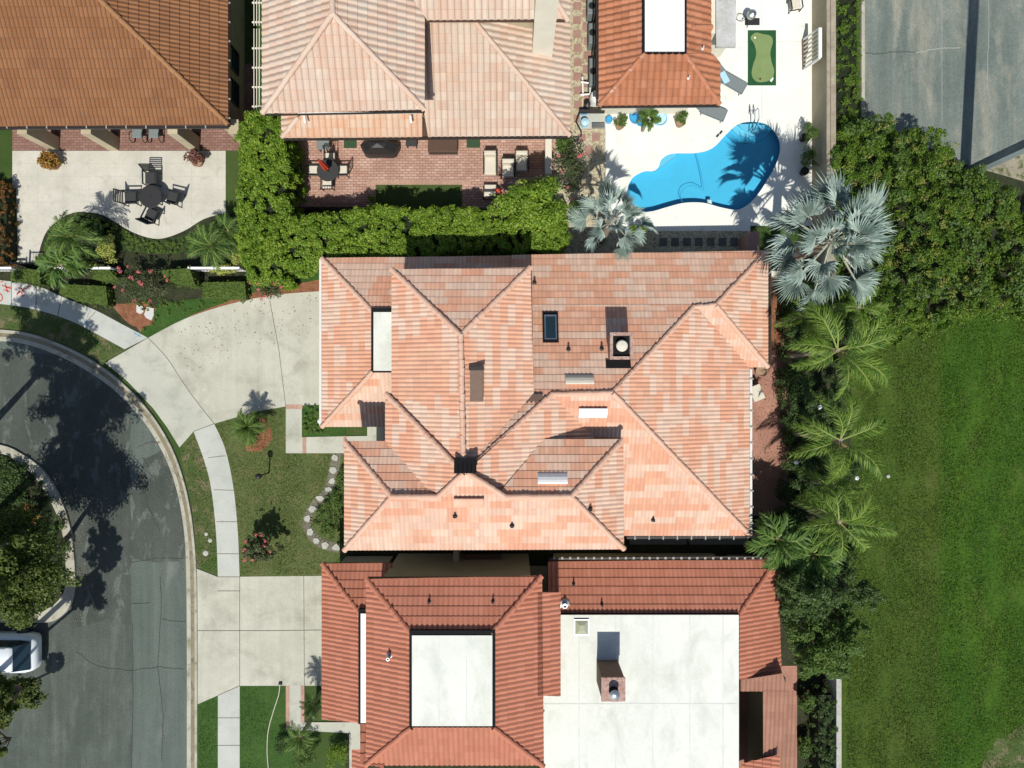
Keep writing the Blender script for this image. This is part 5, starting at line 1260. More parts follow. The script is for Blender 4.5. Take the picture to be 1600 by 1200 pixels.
mass('ground_cover','low green planting beside the front walk of the peach house','ground cover',rect(474,634,503,680)+[],.22,'l_clip',24,.10,40,.055,.06,16,kind='stuff',sides=False)
def yellow(label, px, py, r, h=1.3, **k_): return shrub(label, px, py, r, h, 'l_yellow', n=46, per=60, leaf=.085, **k_)
yellow('yellow variegated shrub right of the left date palm, inside the dark curved edging', 165, 388, 16, ry=28)
yellow('yellow variegated shrub at the foot of the left date palm by the iron railing', 132, 412, 22, ry=10)
yellow('pale yellow shrub tight against the bright tall hedge', 372, 398, 14, ry=18)
yellow('long low yellow shrub in front of the right white railing', 348, 420, 26, ry=7, h=.6)
yellow('small yellow tipped shrub at the left of the round bed', 95, 388, 10)
shrub('crape myrtle with red blossom beside the mulch and two white stones', 220, 442, 48, 2.0, 'l_myrtle', n=60, per=45, leaf=.10, ry=36, flower='l_pink', nf=14, cr=.65)
shrub('crape myrtle with pink blossom overhanging the top of the driveway', 420, 442, 32, 2.2, 'l_myrtle', n=36, per=40, leaf=.10, ry=30, flower='l_pink', nf=12, cr=.6)
shrub('pink crape myrtle on the front lawn near the pavement', 402, 858, 32, 2.4, 'l_myrtle', n=70, per=45, leaf=.12, ry=28, flower='l_pink', nf=10, cr=.55)
shrub('large reddish flowering shrub left of the silver palm by the gravel', 893, 262, 30, 2.6, 'l_myrtle', n=60, per=50, leaf=.10, ry=48, flower='l_pink', nf=8, cr=.75)
shrub('green leafy shrub at the top of the reddish flowering shrub', 884, 226, 18, 1.6, 'l_mid', n=24)
shrub('dark green bush between reddish shrub and smaller silver palm', 905, 330, 22, 1.6, 'l_mid', n=26)
shrub('fresh green bush right of the smaller silver palm by the gravel strip', 1000, 362, 16, 1.5, 'l_hedge', n=20, leaf=.09)
shrub('yellow and orange croton shrub at the top left of the terrace', 72, 249, 20, 1.1, 'l_croton', n=34, per=50, leaf=.12, ry=16)
shrub('dark red cordyline in a pot by the porch column on the terrace', 304, 244, 18, 1.1, 'l_red', n=22, per=30, leaf=.13, ry=15)
shrub('bright lime shrub at the left of the turf box on the brick patio', 578, 311, 9, .9, 'l_hedge', n=10, per=30, leaf=.10)
shrub('dark potted shrub, upper one against the pool deck wall', 1269, 205, 17, 1.4, 'l_mid', n=22, per=45, leaf=.08)
shrub('dark spreading shrub, lower one against the pool deck wall', 1266, 245, 16, 1.5, 'l_mid', n=26, per=45, leaf=.08, ry=24)
shrub('round mulched plant in the circle on the front lawn', 386, 676, 27, .5, 'l_mid', n=34, per=40, leaf=.09)
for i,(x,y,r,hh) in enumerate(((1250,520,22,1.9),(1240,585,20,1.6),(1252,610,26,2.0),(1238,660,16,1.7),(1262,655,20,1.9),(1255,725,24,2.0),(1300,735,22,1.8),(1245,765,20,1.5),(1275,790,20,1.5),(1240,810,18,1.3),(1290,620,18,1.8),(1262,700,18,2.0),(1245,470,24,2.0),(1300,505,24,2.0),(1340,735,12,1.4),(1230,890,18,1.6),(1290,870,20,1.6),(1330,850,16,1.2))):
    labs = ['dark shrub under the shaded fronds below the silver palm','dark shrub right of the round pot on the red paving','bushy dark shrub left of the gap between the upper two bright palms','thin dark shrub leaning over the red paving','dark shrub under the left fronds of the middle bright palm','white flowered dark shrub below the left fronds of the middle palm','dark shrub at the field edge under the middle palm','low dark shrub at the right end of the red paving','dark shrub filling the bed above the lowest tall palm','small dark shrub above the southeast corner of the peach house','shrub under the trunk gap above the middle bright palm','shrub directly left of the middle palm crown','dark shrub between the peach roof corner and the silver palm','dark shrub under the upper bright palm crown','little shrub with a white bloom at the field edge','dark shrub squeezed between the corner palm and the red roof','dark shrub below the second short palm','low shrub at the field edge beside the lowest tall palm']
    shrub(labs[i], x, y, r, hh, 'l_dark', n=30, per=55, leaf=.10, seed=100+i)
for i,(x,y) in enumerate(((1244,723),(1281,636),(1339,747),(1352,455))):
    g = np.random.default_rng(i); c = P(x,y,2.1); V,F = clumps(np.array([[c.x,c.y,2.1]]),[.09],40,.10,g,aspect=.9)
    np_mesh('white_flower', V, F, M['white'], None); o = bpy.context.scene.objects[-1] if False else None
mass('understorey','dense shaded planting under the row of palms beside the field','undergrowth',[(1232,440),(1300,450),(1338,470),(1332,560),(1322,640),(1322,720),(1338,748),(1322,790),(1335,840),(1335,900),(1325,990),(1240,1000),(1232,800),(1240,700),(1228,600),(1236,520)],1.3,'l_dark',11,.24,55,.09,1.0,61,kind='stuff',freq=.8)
mass('edge_weeds','straggling weeds where the planting meets the mown field','weeds',[(1325,470),(1345,480),(1340,560),(1332,640),(1330,720),(1345,760),(1335,860),(1318,900),(1318,780),(1322,640)],.4,'l_vine',7,.16,40,.08,.4,62,kind='stuff',sides=False,freq=1.2)
tree('large dark leafy tree at the field edge by the red roof corner', 1272, 930, 60, 4.6, 'l_dark', 100, 120, .13, 1.5, seed=21, ry=46, cr=(.14,.24))
tree('outlying dark tree reaching furthest right over the field', 1350, 932, 34, 3.6, 'l_dark', 40, 90, .12, 1.0, seed=22, ry=26, cr=(.16,.26))
tree('small leafy tree at the field edge beside the broad dark green tree', 1326, 978, 30, 3.6, 'l_mid', 50, 100, .11, .9, seed=25, ry=26)
tree('broad dark green tree between the red roof and the thin white wall', 1290, 1020, 62, 4.4, 'l_mid', 120, 120, .12, 1.5, seed=23, ry=52, cr=(.13,.22))
shrub('small ferny shrub below the broad tree beside the brown roof', 1262, 1100, 18, 1.3, 'l_mid', n=20, ry=16)
shrub('low shrub at the bottom by the brown roof edge', 1258, 1170, 14, 1.0, 'l_mid', n=18, ry=22)
mass('clipped_hedge','dark shaded hedge along the inside of the thin white wall','hedge',[(1282,1085),(1304,1085),(1304,1330),(1282,1330)],1.4,'l_dark',12,.16,45,.08,.15,24)
# shrubs at the lower left entrance of the red house
shrub('bright yellow green shrub by the front door path of the red house', 525, 1180, 22, 1.0, 'l_hedge', n=30, per=50, leaf=.08)
shrub('green shrub left of the yellow green one at the red house entrance', 478, 1180, 26, 1.2, 'l_mid', n=34, per=50, leaf=.09)
shrub('dark fine shrub at the corner of the lush lawn and entrance path', 438, 1165, 14, 1.0, 'l_dark', n=20, per=50, leaf=.07, ry=20)
palm('spiky dark palm in the narrow bed beside the red house', 492, 1098, 1.3, PYG, 14, (0,60), .08, .5, 31, cat='small palm')
palm('dark palm over the entrance path of the red house', 470, 1150, 2.8, PYG, 16, (-5,50), .1, .6, 32, cat='small palm')
# ---- trees on the traffic island
tree('broad oak on the road island, its crown filling the lower left edge', 22, 905, 88, 6.0, 'l_oak', 150, 130, .14, 1.6, seed=41, ry=72, trunk=(-1.5,.6))
tree('lower oak on the island reaching over the kerb at the left edge', 20, 840, 80, 4.0, 'l_oak', 90, 90, .13, 1.0, seed=46, ry=60, trunk=(-3.0,.3))
tree('tall oak on the road island throwing the long shadow over the road', -130, 890, 140, 10.0, 'l_oak', 230, 110, .16, 2.4, seed=42, ry=140, trunk=(-4.6,.3), cr=(.07,.15), shell=.25)
tree('dark crowned oak at the upper end of the island', -190, 740, 135, 9.5, 'l_oak', 200, 110, .16, 2.2, seed=43, ry=120, shell=.25, cr=(.07,.15), trunk=(-4.2,0))
tree('low oak branch tree leaning over the white car', 16, 1086, 44, 5.0, 'l_oak', 90, 120, .13, .9, seed=44, ry=26, trunk=(-6.2,-2.5))
tree('taller oak rising behind the oak over the white car', -14, 1104, 50, 7.6, 'l_oak', 110, 100, .14, 1.4, seed=47, ry=60, trunk=(-6.5,-2.0), cr=(.08,.17), shell=.25)
tree('high oak at the middle of the island, mostly outside the left edge', -105, 950, 84, 8.6, 'l_oak', 140, 100, .15, 1.6, seed=48, ry=80, trunk=(-4.2,0), cr=(.07,.15), shell=.25)
tree('slim dark tree cut by the bottom left corner', -10, 1172, 22, 4.0, 'l_oak', 24, 80, .13, .9, seed=45, ry=24, trunk=(-4.2,0))
mass('island_planting','dark low planting covering the road island bed','ground cover',[(-60,712),(0,716),(33,735),(58,762),(78,795),(92,835),(96,870),(94,905),(86,925),(60,942),(0,945),(-60,945)],.7,'l_dark',9,.22,50,.09,.5,63,kind='stuff',freq=1.0)
shrub('yellowish shrub on the island near the kerb', 45, 805, 22, .9, 'l_croton', n=20, per=30, leaf=.12)
shrub('low green shrub in the middle of the island bed', 20, 850, 34, 1.0, 'l_mid', n=34, per=40, leaf=.12)
shrub('dark shrub at the top of the island bed', 10, 745, 26, 1.0, 'l_dark', n=30, per=40, leaf=.12)

# ------------------------------------------------------------ furniture and small things
def patio_chair(label, group, cushion='charcoal', slats=True):
    t = thing('patio_chair', label, 'chair', (0,0,0), group=group)
    MB().box(-.30,-.30,.36,.30,.30,.45,bev=.03).build('seat', M[cushion], t)
    for sx in (-.33,.33):
        mb = MB(); mb.bar((sx,-.36,.60),(sx,.36,.63),.07,.035); mb.build('armrest', M['black_metal'], t)
        for y in (-.33,.33): MB().bar((sx,y,0),(sx,y,.60),.045).build('leg', M['black_metal'], t)
    MB().bar((-.33,-.33,.33),(.33,-.33,.33),.04).build('front_rail', M['black_metal'], t)
    mb = MB(); a0, a1 = Vector((0,.30,.40)), Vector((0,.52,1.02))
    for sx in (-.31,.31): mb.bar(a0+Vector((sx,0,0)), a1+Vector((sx,0,0)), .05)
    if slats:
        for i in range(6): p = a0.lerp(a1,.2+.16*i); mb.bar(p+Vector((-.3,0,0)), p+Vector((.3,0,0)), .055, .02)
    else:
        mb.bar(a1+Vector((-.31,0,0)),a1+Vector((.31,0,0)),.05)
        for sx in (-.15,0,.15): mb.bar(a0+Vector((sx,0,0)), a1+Vector((sx,0,0)), .03)
    mb.build('backrest', M['black_metal'], t)
    return t
def round_table(label, px, py, r, h, mat='dark_plastic'):
    c = P(px,py,h); t = thing('round_table', label, 'table', (c.x,c.y,0))
    MB().lathe([(r*.1,h-.05),(r-.03,h-.05),(r,h-.03),(r,h),(r*.98,h+.008),(0.001,h+.009)],(c.x,c.y,0),40).build('tabletop', M[mat], t)
    for a in (45,135,225,315):
        x,y = c.x+r*.62*math.cos(R(a)), c.y+r*.62*math.sin(R(a)); MB().bar((x,y,0),(x,y,h-.051),.05).build('leg', M['black_metal'], t)
    MB().lathe([(.03,h+.01),(.03,h+.03),(0.001,h+.03)],(c.x,c.y,0),10).build('parasol_plug', M['black_metal'], t); return t
round_table('round black slatted table in the centre of the pale terrace', 235, 307, .58, .74)
ch0 = None
for i,(x,y,rz,lab) in enumerate(((236,278,0,'black slatted chair at the top of the round terrace table, near the porch'),(204,309,92,'black slatted chair at the left of the round terrace table'),(271,309,-105,'black slatted chair at the right of the round terrace table'),(237,336,155,'black slatted chair turned askew at the bottom of the round terrace table'))):
    if i == 0: ch0 = patio_chair(lab,'chairs round the black terrace table'); o = ch0
    else: o = copy_tree(ch0); o['label'] = lab
    c = P(x,y,.45); o.location = (c.x,c.y,10*Z); o.rotation_euler = (0,0,R(rz))
round_table('round grey table with a folded red parasol on the brick patio', 512, 266, .56, .72, 'charcoal')
def parasol(px,py,label,h=2.5):
    c = P(px,py,.9); t = thing('parasol', label, 'parasol', (c.x,c.y,0))
    MB().tube([(c.x,c.y,0),(c.x,c.y,h+.15)],.022,8).build('pole', M['black_metal'], t)
    mb = MB(); vs = []; n = 16
    for r_0,z in ((.02,h+.05),(.09,h-.2),(.13,h-.7),(.17,h-1.2),(.12,h-1.35)):
        for k_ in range(n): rr = r_0*(1 if k_%2 else .55); a = 2*math.pi*k_/n; vs.append((c.x+rr*math.cos(a),c.y+rr*math.sin(a),z))
    fs = [(i*n+k_,i*n+(k_+1)%n,(i+1)*n+(k_+1)%n,(i+1)*n+k_) for i in range(4) for k_ in range(n)]
    mb.add(vs,fs).build('folded_canopy', M['red_cloth'], t); return t
parasol(512,266,'folded red parasol standing through the round grey table')
pc0 = None
for i,(x,y,rz,lab) in enumerate(((534,266,-90,'cream cushioned chair at the right of the grey patio table'),(511,286,180,'cream cushioned chair below the grey patio table'),(490,266,90,'cream cushioned chair at the left of the grey patio table'),(516,246,0,'cream cushioned chair above the grey patio table'))):
    if i == 0: pc0 = patio_chair(lab,'chairs round the grey patio table','cream',False); o = pc0
    else: o = copy_tree(pc0); o['label'] = lab
    c = P(x,y,.45); o.location = (c.x,c.y,10*Z); o.rotation_euler = (0,0,R(rz)); o.scale = (.85,.85,.85)
def club_chair(label, px, py, rz, w=.62, d=1.0):
    c = P(px,py,.4); t = thing('lounge_chair', label, 'lounge chair', (c.x,c.y,10*Z), R(rz))
    def part(n_, m_, *a, **k_): 
        mb = MB(); mb.box(*a, **k_); me = bpy.data.meshes.new(n_); me.from_pydata(mb.v,[],mb.f); link(n_, me, M[m_], t)
    part('seat','cream',-w/2,-d/2,.22,w/2,d/2-.2,.42,bev=.04); part('backrest','cream',-w/2,d/2-.22,.22,w/2,d/2,.85,bev=.05)
    for s_ in (-1,1): part('armrest','black_metal',s_*(w/2+.03)-.03,-d/2+.1,.0,s_*(w/2+.03)+.03,d/2,.56)
    return t
for a in (('cream lounge chair nearest the long row of patio grills',766,256,0,.6,1.1),('cream lounge chair under the porch edge, right of the first',794,264,0,.6,.8),('cream lounge chair beside the white wall end of the patio',815,253,0,.6,.9),('cream lounge chair low on the patio by the round tree',766,299,180,.6,.7)): club_chair(*a)
c = P(777,297,.6); o = MB().lathe([(.18,.02),(.2,.3),(.16,.5),(.06,.62),(0.001,.64)],(c.x,c.y,0),12).build('folded_cover', M['red_cloth']); tag(o,'red folded cushion beside the low cream chair','cushion')
def boxthing(name, label, cat, px0,py0,px1,py1,h,mat,z0=.04,bev=.02,legs=False):
    a,b = P(px0,py0,h),P(px1,py1,h); x0,x1,y0,y1 = min(a.x,b.x),max(a.x,b.x),min(a.y,b.y),max(a.y,b.y)
    mb = MB().box(x0,y0,z0 if not legs else h-.08,x1,y1,h,bev=bev)
    if legs:
        for xx in (x0+.05,x1-.05):
            for yy in (y0+.05,y1-.05): mb.bar((xx,yy,z0),(xx,yy,h-.08),.05)
    o = mb.build(name, M[mat]); return tag(o,label,cat)
boxthing('side_table','grey square table with cloth top left under the cream roof eave','table',495,216,514,233,.6,'grey_fabric',legs=True)
boxthing('planter_mat','left green mat on the brick patio by the house wall','mat',537,219,557,231,.09,'green_mat')
boxthing('planter_mat','right green mat on the brick patio by the house wall','mat',729,217,750,230,.09,'green_mat')
boxthing('side_table','small dark table between the covered grill and the long chest','table',634,218,651,228,.5,'charcoal',legs=True)
ch_ = thing('storage_chest','long dark brown chest under the cream roof eave','chest',tuple(P(691,226))[:2]+(0,))
a,b = P(669,217,.6),P(714,236,.6); MB().box(a.x,b.y,.04,b.x,a.y,.5).build('body', M['dark_gutter'], ch_); MB().box(a.x-.02,b.y-.02,.5,b.x+.02,a.y,.58,bev=.03).build('lid', M['fascia'], ch_)
g_ = thing('covered_grill','barbecue under a black sagging cover on the brick patio','barbecue',tuple(P(591,228))[:2]+(0,))
c = P(591,227,.9); vs=[];fs=[];n=24
for i,(rx,ry_,z) in enumerate(((.98,.40,.1),(.95,.38,.6),(.80,.30,.85),(.45,.22,1.15),(.001,.001,1.22))):
    for k_ in range(n): a=2*math.pi*k_/n; w_=1+.07*math.sin(5*a); vs.append((c.x+rx*w_*math.copysign(abs(math.cos(a))**.7,math.cos(a)),c.y+ry_*w_*math.copysign(abs(math.sin(a))**.8,math.sin(a)),z))
for i in range(4): fs += [(i*n+k_,i*n+(k_+1)%n,(i+1)*n+(k_+1)%n,(i+1)*n+k_) for k_ in range(n)]
MB().add(vs,fs).build('cover', M['black_metal'], g_)
# two chaises under the brown eave
def ribbon_chair(label,px,py,rz=0):
    c = P(px,py,.4); t = thing('garden_armchair', label, 'armchair', (c.x,c.y,9*Z), R(rz), 'armchairs on the shaded porch')
    def pt(n_,m_,mb): me = bpy.data.meshes.new(n_); me.from_pydata(mb.v,[],mb.f); link(n_,me,M[m_],t)
    pt('seat','grey_fabric',MB().box(-.26,-.28,.36,.26,.3,.45,bev=.03)); pt('backrest','grey_fabric',MB().box(-.26,.3,.4,.26,.38,.95,bev=.02))
    for s_ in (-1,1):
        mb = MB(); mb.tube([(s_*.32,-.2+.28*math.cos(a),.3+.28*math.sin(a)) for a in [i*math.pi/8 for i in range(17)]],.022,6); pt('wheel_arm','black_metal',mb)
        mb = MB(); mb.bar((s_*.3,.3,0),(s_*.3,.34,.6),.04); pt('leg','black_metal',mb)
    return t
ribbon_chair('left of two grey curved armchairs under the brown roof porch',215,207); ribbon_chair('right of two grey curved armchairs under the brown roof porch',241,207)
def pot(label,px,py,r=.28,h=.45,mat='pot'):
    c = P(px,py,h); t = MB().lathe([(r*.7,.02),(r,h*.8),(r*1.08,h),(r*.9,h),(r*.85,h-.06),(.001,h-.06)],(c.x,c.y,0),20).build('plant_pot',M[mat]); return tag(t,label,'plant pot')
pot('pale clay pot beneath the dark red cordyline',307,252,.26,.4); pot('pale clay pot beneath the yellow croton shrub',80,256,.28,.4)
pot('left round pot before the orange roofed house wall',969,194,.24); pot('right round pot before the orange roofed house wall',1064,190,.24)
pot('upper dark round pot by the pool deck wall',1258,214,.2,.4,'pot_dark'); pot('lower dark round pot by the pool deck wall',1258,267,.2,.4,'pot_dark')
pot('big terracotta bowl at the top of the narrow red paving',1190,580,.28,.4)
shrub('round tuft of leaves in the left pot by the paddling pools', 971, 187, 12, .9, 'l_mid', n=14, per=40, leaf=.09); shrub('round tuft of leaves in the right pot by the paddling pools', 1066, 181, 12, .9, 'l_mid', n=14, per=40, leaf=.09)
# paddling pools
for i,(x,y,r,m_,lab) in enumerate(((994,183,.34,'toy_blue','small deep blue plastic ring left of the potted palm'),(1001,190,.22,'toy_blue','little blue bowl tucked under the potted palm'),(1031,185,.38,'toy_pale','pale blue paddling pool right of the potted palm'))):
    c = P(x,y,.15); o = MB().lathe([(r*.9,.05),(r,.08),(r*1.04,.2),(r,.24),(r*.93,.2),(r*.9,.1),(.001,.09)],(c.x,c.y,0),28).build('paddling_pool',M[m_]); tag(o,lab,'paddling pool')
c = P(952,186,.3); tag(MB().lathe([(.16,.04),(.18,.3),(.15,.32),(.12,.25),(.001,.24)],(c.x,c.y,0),20).build('bucket',M['toy_blue']),'small round blue bucket at the top left corner of the pool deck','bucket')
# loungers
def lounger(label,px,py,rz,mat='grey_fabric'):
    c = P(px,py,.35); t = thing('sun_lounger', label, 'sun lounger', (c.x,c.y,10*Z), R(rz), 'sun loungers on the pool deck')
    def pt(n_,m_,mb): me = bpy.data.meshes.new(n_); me.from_pydata(mb.v,[],mb.f); link(n_,me,M[m_],t)
    pt('seat',mat,MB().box(-.95,-.30,.30,.25,.30,.33)); mb=MB(); mb.add([(.25,-.3,.30),(.85,-.3,.72),(.85,.3,.72),(.25,.3,.30),(.25,-.3,.33),(.85,-.3,.75),(.85,.3,.75),(.25,.3,.33)],[(3,2,1,0),(4,5,6,7),(0,1,5,4),(1,2,6,5),(2,3,7,6),(3,0,4,7)]); pt('backrest',mat,mb)
    pt('frame','metal',MB().bar((-.97,.32,.3),(.27,.32,.3),.04).bar((-.97,-.32,.3),(.27,-.32,.3),.04).bar((-.97,-.32,.3),(-.97,.32,.3),.04))
    for x in (-.9,.2):
        for y in (-.3,.3): pt('leg','metal',MB().bar((x,y,0),(x,y,.3),.035))
    return t
lounger('grey sling lounger beside the orange roof corner near the putting mat',1138,124,150); lounger('grey sling lounger half hidden under the orange roof eave',1106,170,158)
c = P(1133,122,.5); tag(MB().box(c.x-.22,c.y-.3,.56,c.x+.1,c.y+.3,.60,rz=.5).build('towel',M['toy_pale']),'pale blue towel over the head of the grey lounger','towel')
# putting mat
pm = thing('putting_mat','dark green putting mat with a light kidney shaped green','putting mat',tuple(P(1190,91))[:2]+(0,))
a,b = P(1168,48),P(1212,134); MB().box(a.x,b.y,.04,b.x,a.y,.06).build('border',M['putt_edge'],pm)
kid = smooth_px([(1180,52),(1190,54),(1203,57),(1207,66),(1203,82),(1205,98),(1209,112),(1205,124),(1193,129),(1181,128),(1174,118),(1176,102),(1181,86),(1178,70),(1172,60)],True,4)
mb=MB(); mb.prism([P(*p).xy for p in kid],.058,.068); mb.build('green',M['putt'],pm)
mb=MB(); c=P(1179,60); mb.lathe([(.05,.0685),(.05,.072),(.001,.072)],(c.x,c.y,0),12); c=P(1187,124); mb.build('ball',M['white'],pm)
mb=MB(); mb.lathe([(.05,.0685),(.05,.071),(.001,.071)],(c.x,c.y,0),12).build('hole',M['flash'],pm)
mb=MB(); mb.prism([P(*p).xy for p in [(1202,127),(1207,121),(1208,124),(1205,129)]],.0605,.066); mb.build('mark',M['white'],pm)
# leaning white panel by the wall
t = thing('folded_canopy_panel','white ribbed panel leaning on the beige wall of the pool deck','panel',tuple(P(1262,80))[:2]+(0,))
A_,B_,C_,D_ = P(1255,62,.1),P(1256,108,.1),P(1281,90,1.7),P(1281,44,1.7)
mb=MB(); 
for i in range(8):
    p=A_.lerp(B_,i/7); q=D_.lerp(C_,i/7); mb.bar(p,q,.09,.03)
mb.build('slats',M['stucco_pale'],t)
mb=MB(); mb.bar(D_,C_,.16,.12); mb.bar(B_,C_,.12,.08); mb.bar(A_,D_,.08,.06); mb.build('frame',M['white'],t); MB().bar(A_,B_,.12,.1).build('hinge_rail',M['chimney_brown'],t)
# grill on a mat, corner chair
boxthing('mat','black square mat under the silver grill by the metal canopy','mat',1164,28,1187,39,.06,'dark_plastic',bev=0)
t = thing('grill','small silver and black grill standing on the black mat','grill',tuple(P(1175,26))[:2]+(0,))
c=P(1175,22,.8); MB().lathe([(.2,.6),(.24,.75),(.2,.9),(.06,.98),(.001,.99)],(c.x,c.y,0),16).build('lid',M['metal'],t)
for a in (30,150,270): MB().bar((c.x+.1*math.cos(R(a)),c.y+.1*math.sin(R(a)),.62),(c.x+.3*math.cos(R(a)),c.y+.3*math.sin(R(a)),.05),.025).build('leg',M['black_metal'],t)
mb=MB(); mb.tube([(c.x-.2+.22*math.cos(a)-.2,c.y+.1+.2*math.sin(a),.3) for a in [i*.5 for i in range(13)]],.015,6); mb.build('hose',M['black_metal'],t)
o = copy_tree(pc0); o['label']='black framed chair at the very top of the pool deck by the wall'; o['group']='chairs by the pool'; c=P(1243,6,.4); o.location=(c.x,c.y,10*Z); o.rotation_euler=(0,0,R(10))
# pool ladder, hose and cleaner
t = thing('pool_handrail','bent steel handrail beside the pool steps','handrail',tuple(P(1172,190))[:2]+(0,))
for dx in (0,6):
    p0=P(1170+dx,178); p1=P(1172+dx,203); MB().tube([(p0.x,p0.y,.04),(p0.x,p0.y,.75),(p0.x,p0.y-.12,.88),(p1.x,p1.y+.3,.7),(p1.x,p1.y,.1),(p1.x,p1.y,-.5)],.03,8).build('rail',M['steel'],t)
h_=[P(*p) for p in smooth_px([(1088,236),(1092,252),(1096,268),(1099,285),(1100,296),(1094,293),(1084,289),(1074,291),(1066,297),(1064,307),(1068,316),(1074,322)],False,4)]
tag(MB().tube([(p.x,p.y,-.09) for p in h_],.013,6).build('pool_hose',M['toy_blue']),'thin hose floating in a loop on the blue water','hose')
c=P(1110,314); tag(MB().box(c.x-.12,c.y-.12,-.3,c.x+.12,c.y+.12,-.07,bev=.05).build('pool_cleaner',M['white']),'small white cleaner robot in the pool beside the hose loop','pool cleaner')
for i,(x,y) in enumerate(((1121,212),(1126,207))):
    c=P(x,y); tag(MB().box(c.x-.05,c.y-.11,.045,c.x+.05,c.y+.09,.085,rz=-.7,bev=.02).build('sandal',M['dark_plastic']),'black sandal left on the white edge of the pool','sandal','pair of sandals at the pool edge')
# pool plant and air conditioners
t = thing('pool_pump_set','white pipes, tank and grey plinth of the pool plant','pool pump',tuple(P(925,185))[:2]+(0,))
a,b=P(906,170,.2),P(946,200,.2); MB().box(a.x,b.y,.04,b.x,a.y,.12).build('plinth',M['walk'],t)
c=P(931,150,.8); MB().lathe([(.28,.1),(.3,.7),(.24,.95),(.08,1.05),(.001,1.06)],(c.x,c.y,0),20).build('filter_tank',M['white'],t)
for i,(x,y,r_0,hh,m_) in enumerate(((914,190,.2,.5,'toy_pale'),(918,162,.16,.6,'black_metal'))): 
    c=P(x,y,hh); MB().lathe([(r_0,.1),(r_0,hh),(.001,hh+.08)],(c.x,c.y,0),14).build('pump',M[m_],t)
mb=MB()
for q in (((908,128,.5),(922,130,.5),(922,145,.5),(935,146,.5)),((907,148,.4),(922,147,.4),(924,158,.5)),((910,120,.3),(911,150,.3))):
    mb.tube([P(x,y,z) for x,y,z in q],.05,8)
mb.build('pipes',M['white'],t)
mb=MB(); mb.tube([P(908,170,.3),P(900,190,.1),P(908,205,.1),P(908,213,.1),P(896,215,.1)],.045,8); mb.build('hose',M['black_metal'],t)
MB().box(*(P(908,176,.4).xy),.12,*(P(918,170,.4).xy),.4).build('control_box',M['toy_blue'],t); a,b=P(925,192,.3),P(945,199,.3); MB().box(a.x,b.y,.12,b.x,a.y,.3).build('lid',M['metal'],t); a,b=P(906,171,.6),P(945,175,.6); MB().box(a.x,b.y,.4,b.x,a.y,.6).build('trunking',M['pot_dark'],t)
for i,(x0,y0,x1,y1,lab) in enumerate(((918,-4,932,20,'upper grey air conditioner between the cream and orange houses'),(920,34,932,66,'middle grey oval unit beside the orange house'),(921,89,933,132,'long grey unit beside the orange house, lowest of three'))):
    a,b=P(x0,y0,.9),P(x1,y1,.9); t=thing('air_conditioner',lab,'air conditioner',((a.x+b.x)/2,(a.y+b.y)/2,0)); MB().box(a.x,b.y,.04,b.x,a.y,.85,bev=.05).build('casing',M['grey_fabric'],t)
    MB().lathe([(.17,.851),(.17,.88),(.001,.885)],((a.x+b.x)/2,(a.y+b.y)/2,0),16).build('fan_grille',M['black_metal'],t)
a,b=P(1175,603,.8),P(1191,625,.8); t=thing('pump_box','beige metal box turned slightly on the narrow red paving','equipment box',((a.x+b.x)/2,(a.y+b.y)/2,0)); MB().box(a.x,b.y,.03,b.x,a.y,.75,rz=.4).build('casing',M['cream'],t); MB().box(a.x-.03,b.y-.03,.75,b.x+.03,a.y+.03,.8,rz=.4).build('lid',M['cream'],t)
# stepping stones
for i,(x,y) in enumerate(((524,715),(521,734),(519,752),(513,765),(500,778),(489,795),(480,810),(485,831),(495,845),(508,852),(525,855))):
    g=random.Random(i+5); poly=[(x+ (6+g.uniform(-1.5,1.5))*math.cos(a), y+(5.5+g.uniform(-1.5,1.5))*math.sin(a)) for a in [k_*math.pi/3+g.uniform(-.25,.25) for k_ in range(6)]]
    mb=MB(); mb.prism([P(*p).xy for p in poly],.03,.075); tag(mb.build('stepping_stone',M['stone']),'rough pale stepping stone in the curving path across the front lawn','stepping stone','stepping stones curving across the front lawn')
sp = smooth_px([(526,708),(521,740),(512,768),(492,790),(480,812),(487,835),(505,850),(530,856)],False,4)
sheet('stone_path_bed', strip_px(sp,15), 9*Z, surf('path_soil',(.12,.115,.08),(.17,.16,.12),3,fine=20,famp=.3,bump=.6))
for i,(x,y) in enumerate(((220,484),(235,489))):
    poly=[(x-5,y-7),(x+5,y-5),(x+6,y+3),(x+1,y+7),(x-5,y+4)] if i==0 else [(x-4,y-9),(x+7,y-7),(x+7,y+3),(x+3,y+12),(x-5,y+8),(x-8,y+3)]
    mb=MB(); mb.prism([P(*p).xy for p in poly],.03,.12); tag(mb.build('flat_stone',M['walk_new']),['smaller white flat stone on the red mulch','larger notched white flat stone on the red mulch'][i],'stone')
for i,(x,y,r) in enumerate(((323,834,3),(329,844,3.5),(322,864,4.5),(1387,744,3))):
    c=P(x,y); o=MB().lathe([(r/30,.03),(r/30,.07),(r/60,.1),(.001,.1)],(c.x,c.y,0),9).build('valve_cover',M['stone'],smooth=False); tag(o,['small pale cover in the grass verge, topmost of three','small pale cover in the grass verge, middle of three','largest pale cover in the grass verge, lowest of three','little pale sprinkler head alone on the mown field'][i],'ground cover plate')
sheet('mulch_ring', [wiggle(smooth_px([(398,650),(412,655),(422,668),(425,682),(418,696),(402,706),(386,704),(384,690),(394,676)],True,2),1,2,4)], 9*Z, M['mulch'])
